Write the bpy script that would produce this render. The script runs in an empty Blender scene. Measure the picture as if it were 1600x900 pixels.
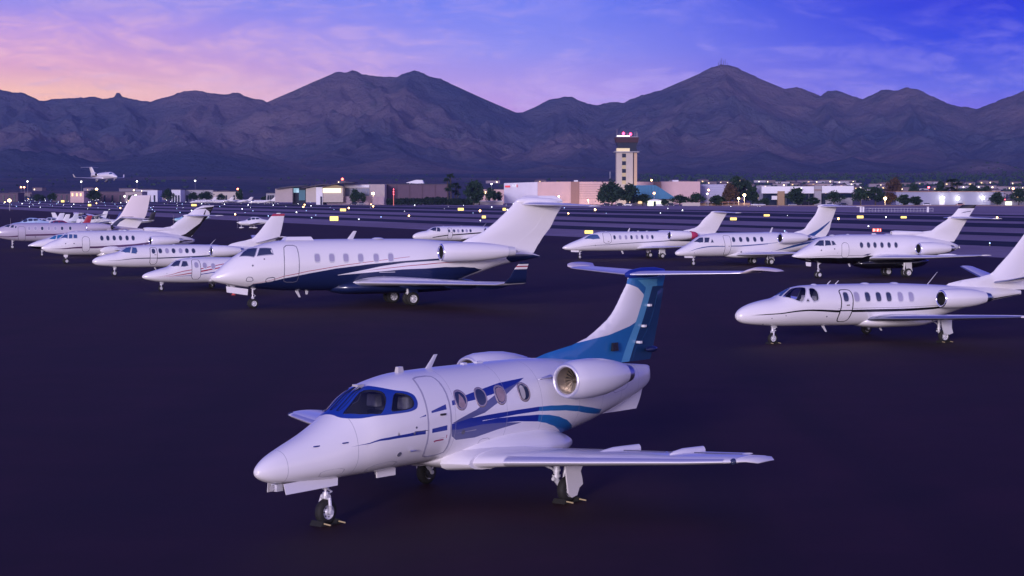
import bpy, bmesh, math, random
import numpy as np
from mathutils import Vector, Matrix, noise
from mathutils.geometry import delaunay_2d_cdt
PI = math.pi; R = math.radians
sc = bpy.context.scene; COL = sc.collection
rnd = random.Random(7)
# ------------------------------------------------------------------ camera
F = 2959.4; PITCH = .0494763; CAMH = 6.0025          # focal length in pixels of a 1600 px wide frame
cam_data = bpy.data.cameras.new('camera'); cam = bpy.data.objects.new('camera', cam_data); COL.objects.link(cam)
cam.location = (0, 0, CAMH); cam.rotation_euler = (PI/2-PITCH, 0, 0)
cam_data.sensor_width = 36; cam_data.lens = F/1600*36; cam_data.clip_start = .3; cam_data.clip_end = 40000
sc.camera = cam
sc.view_settings.view_transform = 'Standard'; sc.view_settings.look = 'None'; sc.view_settings.gamma = 1
sc.view_settings.exposure = 0.0
try: sc.view_settings.use_curve_mapping = False
except Exception: pass
sc.cycles.sample_clamp_indirect = 4; sc.cycles.max_bounces = 6; sc.cycles.transparent_max_bounces = 12
sc.cycles.use_denoising = True

def lin(c):                                            # 0..255 sRGB -> linear
    return tuple(((v/255)/12.92 if v/255 <= .04045 else ((v/255+.055)/1.055)**2.4) for v in c)
class NT:                                              # small node-tree writer
    def __init__(self, tree): self.t = tree; self.n = tree.nodes; self.l = tree.links
    def node(self, typ, **kw):
        n = self.n.new(typ)
        for k, v in kw.items():
            if k == 'inp':
                for i, x in v.items():
                    if hasattr(x, 'links') or isinstance(x, bpy.types.NodeSocket): self.l.new(x, n.inputs[i])
                    else: n.inputs[i].default_value = x
            else: setattr(n, k, v)
        return n
    def math(self, op, a, b=None, c=None, clamp=False):
        n = self.n.new('ShaderNodeMath'); n.operation = op; n.use_clamp = clamp
        for i, x in enumerate((a, b, c)):
            if x is None: continue
            if isinstance(x, bpy.types.NodeSocket): self.l.new(x, n.inputs[i])
            else: n.inputs[i].default_value = x
        return n.outputs[0]
    def ramp(self, fac, stops, mode='LINEAR'):
        n = self.n.new('ShaderNodeValToRGB'); self.l.new(fac, n.inputs[0]); cr = n.color_ramp; cr.interpolation = mode
        while len(cr.elements) < len(stops): cr.elements.new(.5)
        for e, (p, c) in zip(cr.elements, sorted(stops, key=lambda q: q[0])): e.position = p; e.color = (*c, 1) if len(c) == 3 else c
        return n.outputs[0]
    def mix(self, fac, a, b, mode='MIX'):
        n = self.n.new('ShaderNodeMix'); n.data_type = 'RGBA'; n.blend_type = mode
        for i, x in ((0, fac), (6, a), (7, b)):
            if isinstance(x, bpy.types.NodeSocket): self.l.new(x, n.inputs[i])
            else: n.inputs[i].default_value = x if i == 0 else ((*x, 1) if len(x) == 3 else x)
        return n.outputs[2]
    def sep(self, v):
        n = self.n.new('ShaderNodeSeparateXYZ'); self.l.new(v, n.inputs[0]); return n.outputs
    def smooth(self, x, a, b):
        n = self.n.new('ShaderNodeMapRange'); n.interpolation_type = 'SMOOTHSTEP'; self.l.new(x, n.inputs[0])
        n.inputs[1].default_value = a; n.inputs[2].default_value = b; return n.outputs[0]

# ------------------------------------------------------------------ dusk sky
SUN_EL, SUN_AZ = 8.0, -163.0                          # soft afterglow: direction the light comes FROM, azimuth from +Y clockwise
world = bpy.data.worlds.new('World'); sc.world = world; world.use_nodes = True
W = NT(world.node_tree); W.n.clear()
tc = W.node('ShaderNodeTexCoord'); nv = W.node('ShaderNodeVectorMath', operation='NORMALIZE', inp={0: tc.outputs['Generated']})
X_, Y_, Z_ = W.sep(nv.outputs[0])
az = W.math('ARCTAN2', X_, Y_); el = W.math('ARCSINE', Z_)
e4 = W.math('MULTIPLY', el, 1/.5, clamp=True)          # 0..0.5 rad
def cs(*l): return [(p/.5, lin(c)) for p, c in l]
left = W.ramp(e4, cs((0, (205,140,165)), (.035, (250,184,160)), (.052, (255,204,178)), (.066, (222,170,204)), (.085, (176,148,228)), (.105, (128,138,236)), (.2, (66,86,214)), (.5, (40,48,160))))
mid = W.ramp(e4, cs((0, (150,110,190)), (.04, (196,158,226)), (.055, (178,156,236)), (.075, (142,146,243)), (.1, (100,124,242)), (.2, (48,76,214)), (.5, (38,46,160))))
right = W.ramp(e4, cs((0, (110,90,200)), (.042, (122,112,232)), (.055, (84,98,232)), (.078, (34,62,226)), (.102, (10,34,214)), (.2, (22,44,190)), (.5, (32,40,150))))
base = W.mix(W.smooth(az, -.27, .02), left, mid)
base = W.mix(W.smooth(az, -.02, .24), base, right)
# broken wisps of cloud
cx = W.node('ShaderNodeCombineXYZ', inp={0: W.math('MULTIPLY_ADD', el, 9.0, W.math('MULTIPLY', az, 15.0)), 1: W.math('MULTIPLY', el, 42.0), 2: 2.6})
n1 = W.node('ShaderNodeTexNoise', inp={'Vector': cx.outputs[0], 'Scale': 1.0, 'Detail': 10.0, 'Roughness': .66, 'Distortion': .5})
cx2 = W.node('ShaderNodeCombineXYZ', inp={0: W.math('MULTIPLY_ADD', el, -12.0, W.math('MULTIPLY', az, 30.0)), 1: W.math('MULTIPLY', el, 105.0), 2: 4.0})
n2 = W.node('ShaderNodeTexNoise', inp={'Vector': cx2.outputs[0], 'Scale': 1.2, 'Detail': 8.0, 'Roughness': .64, 'Distortion': .7})
cl = W.math('MULTIPLY', W.smooth(n1.outputs[0], .43, .60), W.math('MULTIPLY_ADD', W.smooth(n2.outputs[0], .36, .66), .8, .2))
cl = W.math('MULTIPLY', cl, W.math('SUBTRACT', 1.0, W.math('MULTIPLY', W.smooth(az, .04, .2), .55)))
low = W.smooth(el, .13, .03)
cl = W.math('MULTIPLY', cl, low)
ccol = W.mix(W.smooth(az, -.26, .12), lin((255,206,208)), lin((186,172,250)))
base = W.mix(W.math('MULTIPLY', cl, .95), base, ccol)
dk = W.smooth(n2.outputs[0], .5, .75)
base = W.mix(W.math('MULTIPLY', W.math('MULTIPLY', dk, low), .30), base, W.mix(W.smooth(az, -.1, .2), lin((120,130,230)), lin((64,86,232))))
# the half of the sky behind the camera: pale lavender after-glow
back = W.ramp(e4, [(0, (.88,.78,1.02)), (.3, (.78,.71,1.08)), (.6, (.40,.37,.92)), (1, (.13,.14,.52))])
skyc = W.mix(W.smooth(Y_, .45, -.35), base, back)
skyc = W.mix(W.smooth(el, .0, -.12), skyc, (.015,.011,.03))
nish = W.node('ShaderNodeTexSky'); nish.sky_type = 'NISHITA'; nish.sun_disc = False
nish.sun_elevation = R(1.5); nish.sun_rotation = R(SUN_AZ)
bg1 = W.node('ShaderNodeBackground', inp={0: skyc, 1: 1.0}); bg2 = W.node('ShaderNodeBackground', inp={0: nish.outputs[0], 1: .004})
sk_ = W.mix(1.0, skyc, (1.27,1.17,1.12), 'MULTIPLY'); W.l.new(sk_, bg1.inputs[0])
ad = W.node('ShaderNodeAddShader', inp={0: bg1.outputs[0], 1: bg2.outputs[0]})
wo = W.node('ShaderNodeOutputWorld', inp={0: ad.outputs[0]})
sl = bpy.data.lights.new('sun', 'SUN'); sl.energy = 2.35; sl.angle = R(10); sl.color = (1., .86, .97)
so = bpy.data.objects.new('sun', sl); COL.objects.link(so)
_d = Vector((math.sin(R(SUN_AZ))*math.cos(R(SUN_EL)), math.cos(R(SUN_AZ))*math.cos(R(SUN_EL)), math.sin(R(SUN_EL))))
so.rotation_euler = _d.to_track_quat('Z', 'Y').to_euler()

# ------------------------------------------------------------------ materials
MATS = {}
def mat(name, col, rough=.5, metal=0., coat=0., emit=None, estr=0., var=0., scale=4., bump=0., spec=.5, alpha=None):
    if name in MATS: return MATS[name]
    m = bpy.data.materials.new(name); m.use_nodes = True; T = NT(m.node_tree); p = T.n['Principled BSDF']
    p.inputs['Base Color'].default_value = (*col, 1); p.inputs['Roughness'].default_value = rough; p.inputs['Metallic'].default_value = metal
    p.inputs['Coat Weight'].default_value = coat; p.inputs['Coat Roughness'].default_value = .06; p.inputs['Specular IOR Level'].default_value = spec
    if var or bump:
        tcn = T.node('ShaderNodeTexCoord'); nz = T.node('ShaderNodeTexNoise', inp={'Vector': tcn.outputs['Object'], 'Scale': scale, 'Detail': 6.0, 'Roughness': .6})
        if var:
            lo = tuple(c*(1-var) for c in col); hi = tuple(min(1, c*(1+var)) for c in col)
            T.l.new(T.ramp(nz.outputs[0], [(.3, lo), (.7, hi)]), p.inputs['Base Color'])
            T.l.new(T.math('MULTIPLY_ADD', nz.outputs[0], .25*rough, rough*.87), p.inputs['Roughness'])
        if bump:
            b = T.node('ShaderNodeBump', inp={'Height': nz.outputs[0], 'Strength': bump, 'Distance': .05}); T.l.new(b.outputs[0], p.inputs['Normal'])
    if emit is not None:
        p.inputs['Emission Color'].default_value = (*emit, 1); p.inputs['Emission Strength'].default_value = estr
        try: m.cycles.emission_sampling = 'NONE'
        except Exception: pass
    MATS[name] = m; return m
def glass(name, tint, refl=.5, clear=.8):              # thin pane: part clear, part mirror at grazing angles
    if name in MATS: return MATS[name]
    m = bpy.data.materials.new(name); m.use_nodes = True; T = NT(m.node_tree); T.n.clear()
    tr = T.node('ShaderNodeBsdfTransparent', inp={0: (*tint, 1)}); gl = T.node('ShaderNodeBsdfGlossy', inp={0: (.9,.92,1,1), 'Roughness': .03})
    fr = T.node('ShaderNodeFresnel', inp={0: 1.5})
    mx = T.node('ShaderNodeMixShader', inp={0: T.math('MULTIPLY_ADD', fr.outputs[0], refl, .02, clamp=True), 1: tr.outputs[0], 2: gl.outputs[0]})
    T.node('ShaderNodeOutputMaterial', inp={0: mx.outputs[0]}); MATS[name] = m; return m
def paint(name, col, rough=.28, metal=0.):
    return mat(name, col, rough, metal, coat=.45)
WHITE = paint('white_paint', (.78,.76,.80)); GREYW = paint('grey_white_paint', (.60,.60,.66))
CHROME = mat('polished_metal', (.80,.79,.84), .34, .72); RINGM = mat('polished_ring', (.85,.85,.92), .12, 1.0); ALU = mat('brushed_metal', (.6,.6,.64), .35, 1.0)
STEEL = mat('gear_paint', (.66,.66,.72), .35, .2, var=.1, scale=14); DARKM = mat('dark_metal', (.05,.05,.06), .45, .6)
RUBBER = mat('tyre_rubber', (.012,.012,.013), .75); BLACK = mat('black_paint', (.008,.008,.012), .25, coat=.5)
DGLASS = mat('dark_window_glass', (.03,.04,.09), .06, 0., spec=.9); BGLASS = mat('blue_window_glass', (.05,.10,.24), .08, 0., spec=.9)
SHADE = mat('window_shade', (.36,.34,.48), .25, coat=.5); SEAL = mat('seam_grey', (.11,.11,.16), .5); FANM = mat('fan_metal', (.42,.37,.30), .3, .9)
DUCT = mat('inlet_duct', (.36,.31,.27), .35, .5); LEATHER = mat('cream_leather', (.78,.72,.62), .55, var=.08, scale=20); CARPET = mat('dark_cabin', (.015,.013,.03), .8)

# ------------------------------------------------------------------ object helpers
def link(o, parent=None):
    COL.objects.link(o)
    if parent is not None: o.parent = parent
    return o
def mesh(name, vs, fs, mats, parent=None, smooth=True, mi=None, merge=0., sharp=None):
    me = bpy.data.meshes.new(name); me.from_pydata([tuple(v) for v in vs], [], fs)
    for m in (mats if isinstance(mats, (list, tuple)) else [mats]): me.materials.append(m)
    if mi is not None: me.polygons.foreach_set('material_index', mi)
    bm = bmesh.new(); bm.from_mesh(me)
    if merge: bmesh.ops.remove_doubles(bm, verts=bm.verts, dist=merge)
    bmesh.ops.recalc_face_normals(bm, faces=bm.faces); bm.to_mesh(me); bm.free()
    me.polygons.foreach_set('use_smooth', [smooth]*len(me.polygons))
    if sharp is not None and smooth:
        try: me.set_sharp_from_angle(angle=R(sharp))
        except Exception: pass
    return link(bpy.data.objects.new(name, me), parent)
class G:                                               # gathers simple solids into ONE mesh
    def __init__(self): self.v = []; self.f = []; self.m = []
    def add(self, vs, fs, m=0):
        b = len(self.v); self.v += [tuple(v) for v in vs]; self.f += [tuple(i+b for i in f) for f in fs]; self.m += [m]*len(fs); return self
    def box(self, x0, y0, z0, x1, y1, z1, m=0, M=None, taper=0.):
        t = taper; vs = [(x0,y0,z0),(x1,y0,z0),(x1,y1,z0),(x0,y1,z0),(x0+t,y0+t,z1),(x1-t,y0+t,z1),(x1-t,y1-t,z1),(x0+t,y1-t,z1)]
        if M: vs = [M @ Vector(v) for v in vs]
        return self.add(vs, [(0,3,2,1),(4,5,6,7),(0,1,5,4),(1,2,6,5),(2,3,7,6),(3,0,4,7)], m)
    def tube(self, a, b, r0, r1=None, n=10, m=0):
        a = Vector(a); b = Vector(b); r1 = r0 if r1 is None else r1; d = (b-a).normalized()
        u = d.orthogonal().normalized(); w = d.cross(u); vs = []
        for p, r in ((a, r0), (b, r1)):
            vs += [p+(u*math.cos(2*PI*i/n)+w*math.sin(2*PI*i/n))*r for i in range(n)]
        return self.add(vs, [(i, (i+1) % n, (i+1) % n+n, i+n) for i in range(n)]+[tuple(range(n))[::-1], tuple(range(n, 2*n))], m)
    def lathe(self, c, ax, prof, n=24, m=0, segm=None):  # prof: (distance along ax, radius)
        c = Vector(c); d = Vector(ax).normalized(); u = d.orthogonal().normalized(); w = d.cross(u); vs = []
        for (t, r) in prof: vs += [c+d*t+(u*math.cos(2*PI*i/n)+w*math.sin(2*PI*i/n))*r for i in range(n)]
        for j in range(len(prof)-1):
            b = len(self.v); mm = segm[j] if segm else m
            self.f += [(b+j*n+i, b+j*n+(i+1) % n, b+(j+1)*n+(i+1) % n, b+(j+1)*n+i) for i in range(n)]; self.m += [mm]*n
        self.v += [tuple(v) for v in vs]; return self
    def prism(self, poly, h, M, m=0):                  # poly (x, y) extruded along z by h, placed by M
        n = len(poly); vs = [M @ Vector((x, y, 0)) for x, y in poly]+[M @ Vector((x, y, h)) for x, y in poly]
        return self.add(vs, [tuple(range(n))[::-1], tuple(range(n, 2*n))]+[(i, (i+1) % n, (i+1) % n+n, i+n) for i in range(n)], m)
    def out(self, name, mats, parent=None, smooth=False, sharp=35, merge=0.):
        return mesh(name, self.v, self.f, mats, parent, smooth, self.m, merge, sharp)
def empty(name, loc=(0,0,0), rz=0., label=None, cat=None, group=None):
    o = bpy.data.objects.new(name, None); o.empty_display_size = .5; o.location = loc; o.rotation_euler = (0, 0, rz); COL.objects.link(o)
    if label: tag(o, label, cat, group)
    return o
def tag(o, label=None, cat=None, group=None, kind=None):
    if label: o['label'] = label
    if cat: o['category'] = cat
    if group: o['group'] = group
    if kind: o['kind'] = kind
    return o
def copy_tree(o, parent=None):
    c = o.copy(); COL.objects.link(c); c.parent = parent
    for ch in o.children: copy_tree(ch, c)
    return c
def at(px, py, D):                                     # where a thing seen at this pixel of the 1600x900 picture stands, D metres ahead
    ux = (px-800)/F; uz = -(py-450)/F; c, s = math.cos(PITCH), math.sin(PITCH)
    d = Vector((ux, c+uz*s, -s+uz*c)); return Vector((0, 0, CAMH))+d*(D/d.y)
def gnd(px, py, z=0.):
    ux = (px-800)/F; uz = -(py-450)/F; c, s = math.cos(PITCH), math.sin(PITCH)
    d = Vector((ux, c+uz*s, -s+uz*c)); return Vector((0, 0, CAMH))+d*((z-CAMH)/d.z)

# ------------------------------------------------------------------ the airfield
VP = math.atan2(-1273, F); U = Vector((math.sin(VP), math.cos(VP), 0)); Q = Vector((math.cos(VP), -math.sin(VP), 0))   # runway direction, across it
def qr(q, r, z=0.): v = Q*q+U*r; return Vector((v.x, v.y, z))
def ground_mat(name, col, var, scale, rough, bump, col2=None, streak=0.):
    m = bpy.data.materials.new(name); m.use_nodes = True; T = NT(m.node_tree); p = T.n['Principled BSDF']; g = T.node('ShaderNodeNewGeometry')
    a = T.node('ShaderNodeTexNoise', inp={'Vector': g.outputs['Position'], 'Scale': scale, 'Detail': 8.0, 'Roughness': .62})
    b = T.node('ShaderNodeTexNoise', inp={'Vector': g.outputs['Position'], 'Scale': scale*.045, 'Detail': 5.0, 'Roughness': .6})
    k = T.math('MULTIPLY_ADD', a.outputs[0], .45, T.math('MULTIPLY', b.outputs[0], .55))
    lo = tuple(c*(1-var) for c in col); hi = tuple(c*(1+var) for c in (col2 or col))
    c_ = T.ramp(k, [(.34, lo), (.66, hi)])
    if streak:                                         # long tyre and sealer streaks along the lanes
        mp = T.node('ShaderNodeMapping', inp={0: g.outputs['Position']}); mp.inputs['Rotation'].default_value = (0, 0, VP); mp.inputs['Scale'].default_value = (.35, .012, 1)
        s_ = T.node('ShaderNodeTexNoise', inp={'Vector': mp.outputs[0], 'Scale': 1.0, 'Detail': 5.0})
        c_ = T.mix(T.math('MULTIPLY', T.smooth(s_.outputs[0], .48, .7), streak), c_, tuple(c*.45 for c in col))
    T.l.new(c_, p.inputs['Base Color'])
    T.l.new(T.math('MULTIPLY_ADD', b.outputs[0], .2, rough-.1), p.inputs['Roughness']); p.inputs['Specular IOR Level'].default_value = .24
    f = T.node('ShaderNodeTexNoise', inp={'Vector': g.outputs['Position'], 'Scale': 60.0, 'Detail': 3.0})
    bn = T.node('ShaderNodeBump', inp={'Height': f.outputs[0], 'Strength': bump, 'Distance': .01}); T.l.new(bn.outputs[0], p.inputs['Normal'])
    return m
ASPH = ground_mat('apron_asphalt', (.0240,.0048,.0064), .36, .35, .78, .3, (.031,.0072,.0118), .4)
TAXI = ground_mat('taxiway_asphalt', (.010,.012,.024), .2, .2, .8, .2, None, .2)
GRAV = ground_mat('desert_gravel', (.25,.18,.225), .22, .5, .95, .3, (.27,.215,.27))
DIRT = ground_mat('desert_ground', (.12,.09,.12), .25, .05, .95, .2)
def sheet(name, quad, z, m, kind='structure'):
    o = mesh(name, [(v.x, v.y, z) for v in quad], [tuple(range(len(quad)))], m, None, False); tag(o, kind=kind); return o
big = 14000
sheet('ground', [Vector((-big,-400,0)), Vector((big,-400,0)), Vector((big,big,0)), Vector((-big,big,0))], -.03, DIRT)
def strip(name, q0, q1, r0, r1, z, m): return sheet(name, [qr(q0,r0), qr(q1,r0), qr(q1,r1), qr(q0,r1)], z, m)
strip('infield_gravel', 60, 640, -900, 2600, -.012, GRAV)
strip('apron', -900, 113.5, -900, 2600, .0, ASPH)
strip('taxiway', 138, 153, -900, 2400, .0, TAXI); strip('taxiway', 173.5, 187, -900, 2400, .0, TAXI)
strip('taxiway', 216, 247, -900, 2400, .0, TAXI); strip('runway', 268, 312, -900, 2500, .0, TAXI)
strip('taxiway', 330, 350, -900, 2400, .0, TAXI)
LINE = mat('faded_white_marking', (.05,.05,.08), .8); YLINE = mat('faded_yellow_marking', (.10,.08,.05), .8)
strip('runway_edge_line', 270, 271, -900, 2500, .004, LINE); strip('runway_edge_line', 309, 310, -900, 2500, .004, LINE)
strip('runway_centre_line', 289.6, 290.4, -900, 2500, .004, LINE)
strip('taxiway_centre_line', 231, 231.4, -900, 2400, .004, YLINE); strip('taxiway_centre_line', 145.3, 145.6, -900, 2400, .004, YLINE); strip('taxiway_centre_line', 180, 180.3, -900, 2400, .004, YLINE)

# ------------------------------------------------------------------ mountains
RIDGE = [(-500,170),(-300,150),(-120,140),(0,147),(22,149),(40,151),(65,162),(100,160),(150,155),(165,158),(182,155),(185,150),(190,150),(194,156),(206,157),(222,161),(240,162),(262,154),(290,146),(310,144),(330,148),(352,150),(375,147),(388,153),(400,156),(410,157),(425,165),(445,155),(465,152),(490,140),(505,128),(520,117),(530,113),(540,115),(552,111),(566,117),(580,120),(600,121),(620,121),(634,116),(648,111),(660,115),(672,121),(690,124),(703,131),(720,141),(735,148),(745,155),(765,170),(785,178),(805,177),(820,175),(835,168),(850,160),(865,155),(880,152),(893,152),(902,157),(918,163),(935,165),(955,161),(975,161),(1000,150),(1020,145),(1050,140),(1065,131),(1085,122),(1097,114),(1110,107),(1124,103),(1134,104),(1150,108),(1165,116),(1175,120),(1192,130),(1205,140),(1222,142),(1243,139),(1262,146),(1280,152),(1290,146),(1303,144),(1320,150),(1345,159),(1360,151),(1375,144),(1395,146),(1415,140),(1432,145),(1450,153),(1475,165),(1500,171),(1522,174),(1545,167),(1575,156),(1600,147),(1700,120),(1850,130),(2000,150),(2200,165)]
NX, NY = 1400, 260
az_ = np.linspace(-.42, .42, NX); rp = np.array(RIDGE, float)
pxs = 800+F*math.cos(PITCH)*np.tan(az_)
hy = 303.46
crag = np.array([noise.fractal(Vector((x/17, .3, 0)), .7, 2.2, 4) for x in pxs])*1.5+np.array([noise.noise(Vector((x/4.2, 7.3, 0))) for x in pxs])*.7
tanel = np.interp(pxs, rp[:, 0], (hy-rp[:, 1])/F)+crag/F
def fbm(x, y, o=5, s=0.): return noise.fractal(Vector((x, y, s)), .9, 2.1, o)
def ridged(x, y, s=0., o=5):
    v = 0.; a = 1.; w = 1.; f = 1.
    for i in range(o):
        n = 1-abs(noise.noise(Vector((x*f, y*f, s+i*7.3)))*1.7); n = max(n, 0.)**2*w; v += n*a; w = min(max(n*1.6, 0), 1); a *= .52; f *= 2.07
    return v/1.9
def drr(a): return 6600+500*noise.noise(Vector((a*6, 3.1, 0)))
def px2a(p): return math.atan((p-800)/(F*math.cos(PITCH)))
mr = random.Random(5); SEG = []                        # ridge and spur segments: (x, y, height) to (x, y, height)
def rpt(p): a = px2a(p); d = drr(a); h = CAMH+np.interp(p, rp[:, 0], (hy-rp[:, 1])/F)*d; return (d*math.sin(a), d*math.cos(a), h)
mp_ = [rpt(p) for p in range(-480, 2200, 14)]
SEG += list(zip(mp_[:-1], mp_[1:]))
def spur(p0, dp, dend, hend, f0=.97, wig=1., n=9, kids=1):
    a0 = px2a(p0); h0 = rpt(p0)[2]*f0; d0 = drr(a0); pts = []; ph = mr.uniform(0, 6)
    for i in range(n+1):
        u = i/n; p = p0+dp*u**.9+wig*16*math.sin(ph+u*5)*u; a = px2a(p); d = d0+(dend-d0)*u
        h = (h0-hend)*(1-u)**1.15*(1+.10*math.sin(ph*2+u*9)*u)+hend
        pts.append((d*math.sin(a), d*math.cos(a), h))
    SEG.extend(zip(pts[:-1], pts[1:]))
    for k in range(kids*4):                            # small side ridges
        i = mr.randint(1, n-2); x, y, h = pts[i]; sg = mr.choice((-1, 1)); L = mr.uniform(250, 620); an = mr.uniform(.5, 1.1)*sg
        q = (x+math.sin(an)*L, y-math.cos(an)*L, max(h-L*mr.uniform(.30, .45), 10)); SEG.append(((x, y, h*.96), q))
for p0, dp, de, he in [(540,-60,4700,40),(560,55,4500,30),(600,-10,4300,45),(648,-110,4400,40),(652,45,4600,30),(700,95,4700,30),(745,20,5200,30),(505,-70,4900,40),(440,10,4800,30),(375,25,4700,40),(310,-30,4600,40),(340,55,5000,30),(240,-20,4800,30),(190,15,4600,40),(150,-40,4800,30),(100,30,4500,50),(40,-20,4500,40),(10,40,5000,30),(-80,20,4700,30),(-200,0,4700,30),
    (805,10,5000,30),(870,-45,4700,30),(885,30,4500,40),(950,-15,4700,30),(1000,40,4900,30),(1050,-35,4600,30),(1085,-75,4500,40),(1127,-50,4600,40),(1130,45,4300,50),(1160,110,4600,30),(1205,20,4900,30),(1243,50,4700,40),(1300,-40,4600,40),(1303,35,4500,30),(1375,-50,4700,40),(1415,10,4500,40),(1430,80,4700,30),(1475,20,5000,30),(1545,-30,4700,30),(1600,-20,4500,50),(1650,10,4700,30),(1800,-30,4600,30),(1950,0,4600,30)]:
    spur(p0+mr.uniform(-6, 6), dp, de+mr.uniform(-150, 150), he, mr.uniform(.9, .98))
for p0 in (70, 215, 290, 420, 620, 900, 1180, 1340, 1500):                           # low foothills standing in front
    a = px2a(p0+mr.uniform(-25, 25)); d = mr.uniform(4100, 4600); L = mr.uniform(.02, .045); h = mr.uniform(70, 150)*(1.25 if p0 < 650 else .8)
    SEG.append(((d*math.sin(a-L), d*math.cos(a-L), h*.5), (d*math.sin(a), d*math.cos(a), h))); SEG.append(((d*math.sin(a), d*math.cos(a), h), ((d+200)*math.sin(a+L), (d+200)*math.cos(a+L), h*.45)))
U_ = np.linspace(0, 1, NY); DR = np.array([drr(a) for a in az_])
PX = np.zeros((NY, NX)); PY = np.zeros((NY, NX)); DD = np.zeros((NY, NX))
for j, u in enumerate(U_):
    DD[j] = np.where(u < .9, 1500+(DR-1500)*(u/.9)**.62, DR+2600*(max(u-.9, 0)/.1))
PX = DD*np.sin(az_); PY = DD*np.cos(az_)
WX = np.zeros((NY, NX)); WY = np.zeros((NY, NX)); E1 = np.zeros((NY, NX))
for j in range(NY):
    for i in range(NX):
        x = PX[j, i]; y = PY[j, i]
        if y < 3400: continue
        v = noise.turbulence_vector(Vector((x/420, y/420, 2.2)), 3, False); WX[j, i] = v.x; WY[j, i] = v.y
        E1[j, i] = 1-ridged(x/190, y/230, 4.4, 4)
fade = np.clip((DR-DD)/450, 0, 1)
qx = PX+WX*95*fade; qy = PY+WY*95*fade
Hm = np.full((NY, NX), -50.)
for (x0, y0, h0), (x1, y1, h1) in SEG:
    m = (np.abs(qx-(x0+x1)/2) < 1500) & (np.abs(qy-(y0+y1)/2) < 2600)
    if not m.any(): continue
    X = qx[m]; Yq = qy[m]; dx, dy = x1-x0, y1-y0; t = np.clip(((X-x0)*dx+(Yq-y0)*dy)/(dx*dx+dy*dy), 0, 1)
    dist = np.hypot(X-x0-t*dx, Yq-y0-t*dy); hh = h0+t*(h1-h0)
    val = hh-.46*dist/(1+dist/4200)
    Hm[m] = np.maximum(Hm[m], val)
t_ = np.clip((DD-1500)/(DR-1500), 0, 1)
fan = 62*np.clip(t_/.62, 0, 1)**1.4
Hm = np.where(DD > DR, Hm, np.logaddexp(Hm/22, fan/22)*22-15*np.clip(1-t_*3, 0, 1))
Hm = Hm-E1*52*fade*np.clip((Hm-fan-20)/120, 0, 1)
LIM = CAMH+tanel[None, :]*DD*.99
Hm = np.where(DD < DR-60, np.minimum(Hm, LIM), Hm)
jr = np.argmin(np.abs(DD-DR), axis=0)
for i in range(NX): Hm[jr[i], i] = CAMH+tanel[i]*DD[jr[i], i]; Hm[jr[i]+1:, i] = np.minimum(Hm[jr[i]+1:, i], CAMH+tanel[i]*DD[jr[i]+1:, i]*.97)
Hm[0, :] = -2
vs = np.stack([PX, PY, Hm], -1).reshape(-1, 3)
idx = np.arange(NX*NY).reshape(NY, NX)
fs = np.stack([idx[:-1, :-1], idx[:-1, 1:], idx[1:, 1:], idx[1:, :-1]], -1).reshape(-1, 4)
def terrain_z(x, y):
    a = math.atan2(x, y); d = math.hypot(x, y); i = int(round((a+.42)/.84*(NX-1)))
    if i < 0 or i >= NX: return 0.
    ds = np.hypot(PX[:, i], PY[:, i]); return float(np.interp(d, ds, Hm[:, i]))
MM = bpy.data.materials.new('mountain_rock'); MM.use_nodes = True; T = NT(MM.node_tree); p = T.n['Principled BSDF']; g = T.node('ShaderNodeNewGeometry')
n_a = T.node('ShaderNodeTexNoise', inp={'Vector': g.outputs['Position'], 'Scale': .0011, 'Detail': 9.0, 'Roughness': .65}); n_b = T.node('ShaderNodeTexNoise', inp={'Vector': g.outputs['Position'], 'Scale': .012, 'Detail': 8.0, 'Roughness': .7})
c1 = T.ramp(n_a.outputs[0], [(.40, (.066,.084,.150)), (.5, (.108,.108,.160)), (.60, (.180,.142,.178))])
c1 = T.mix(T.math('MULTIPLY', T.smooth(n_b.outputs[0], .5, .68), .55), c1, (.045,.062,.095))
T.l.new(c1, p.inputs['Base Color']); p.inputs['Roughness'].default_value = 1; p.inputs['Specular IOR Level'].default_value = 0
bn = T.node('ShaderNodeBump', inp={'Height': n_b.outputs[0], 'Strength': 1.0, 'Distance': 45.0}); T.l.new(bn.outputs[0], p.inputs['Normal'])
me = bpy.data.meshes.new('mountains'); me.from_pydata(vs.tolist(), [], fs.tolist()); me.materials.append(MM); me.polygons.foreach_set('use_smooth', [True]*len(me.polygons))
tag(link(bpy.data.objects.new('mountains', me)), kind='structure')

HAZE = bpy.data.materials.new('air_haze'); HAZE.use_nodes = True; T = NT(HAZE.node_tree); T.n.clear()
pv = T.node('ShaderNodeVolumePrincipled'); pv.inputs['Color'].default_value = (.36,.48,1,1); pv.inputs['Density'].default_value = .000038; pv.inputs['Anisotropy'].default_value = 0
T.node('ShaderNodeOutputMaterial', inp={'Volume': pv.outputs[0]})
g_ = G(); g_.box(-5600, -350, -60, 5600, 9800, 620)
hz = g_.out('haze', HAZE); tag(hz, kind='stuff')
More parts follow.
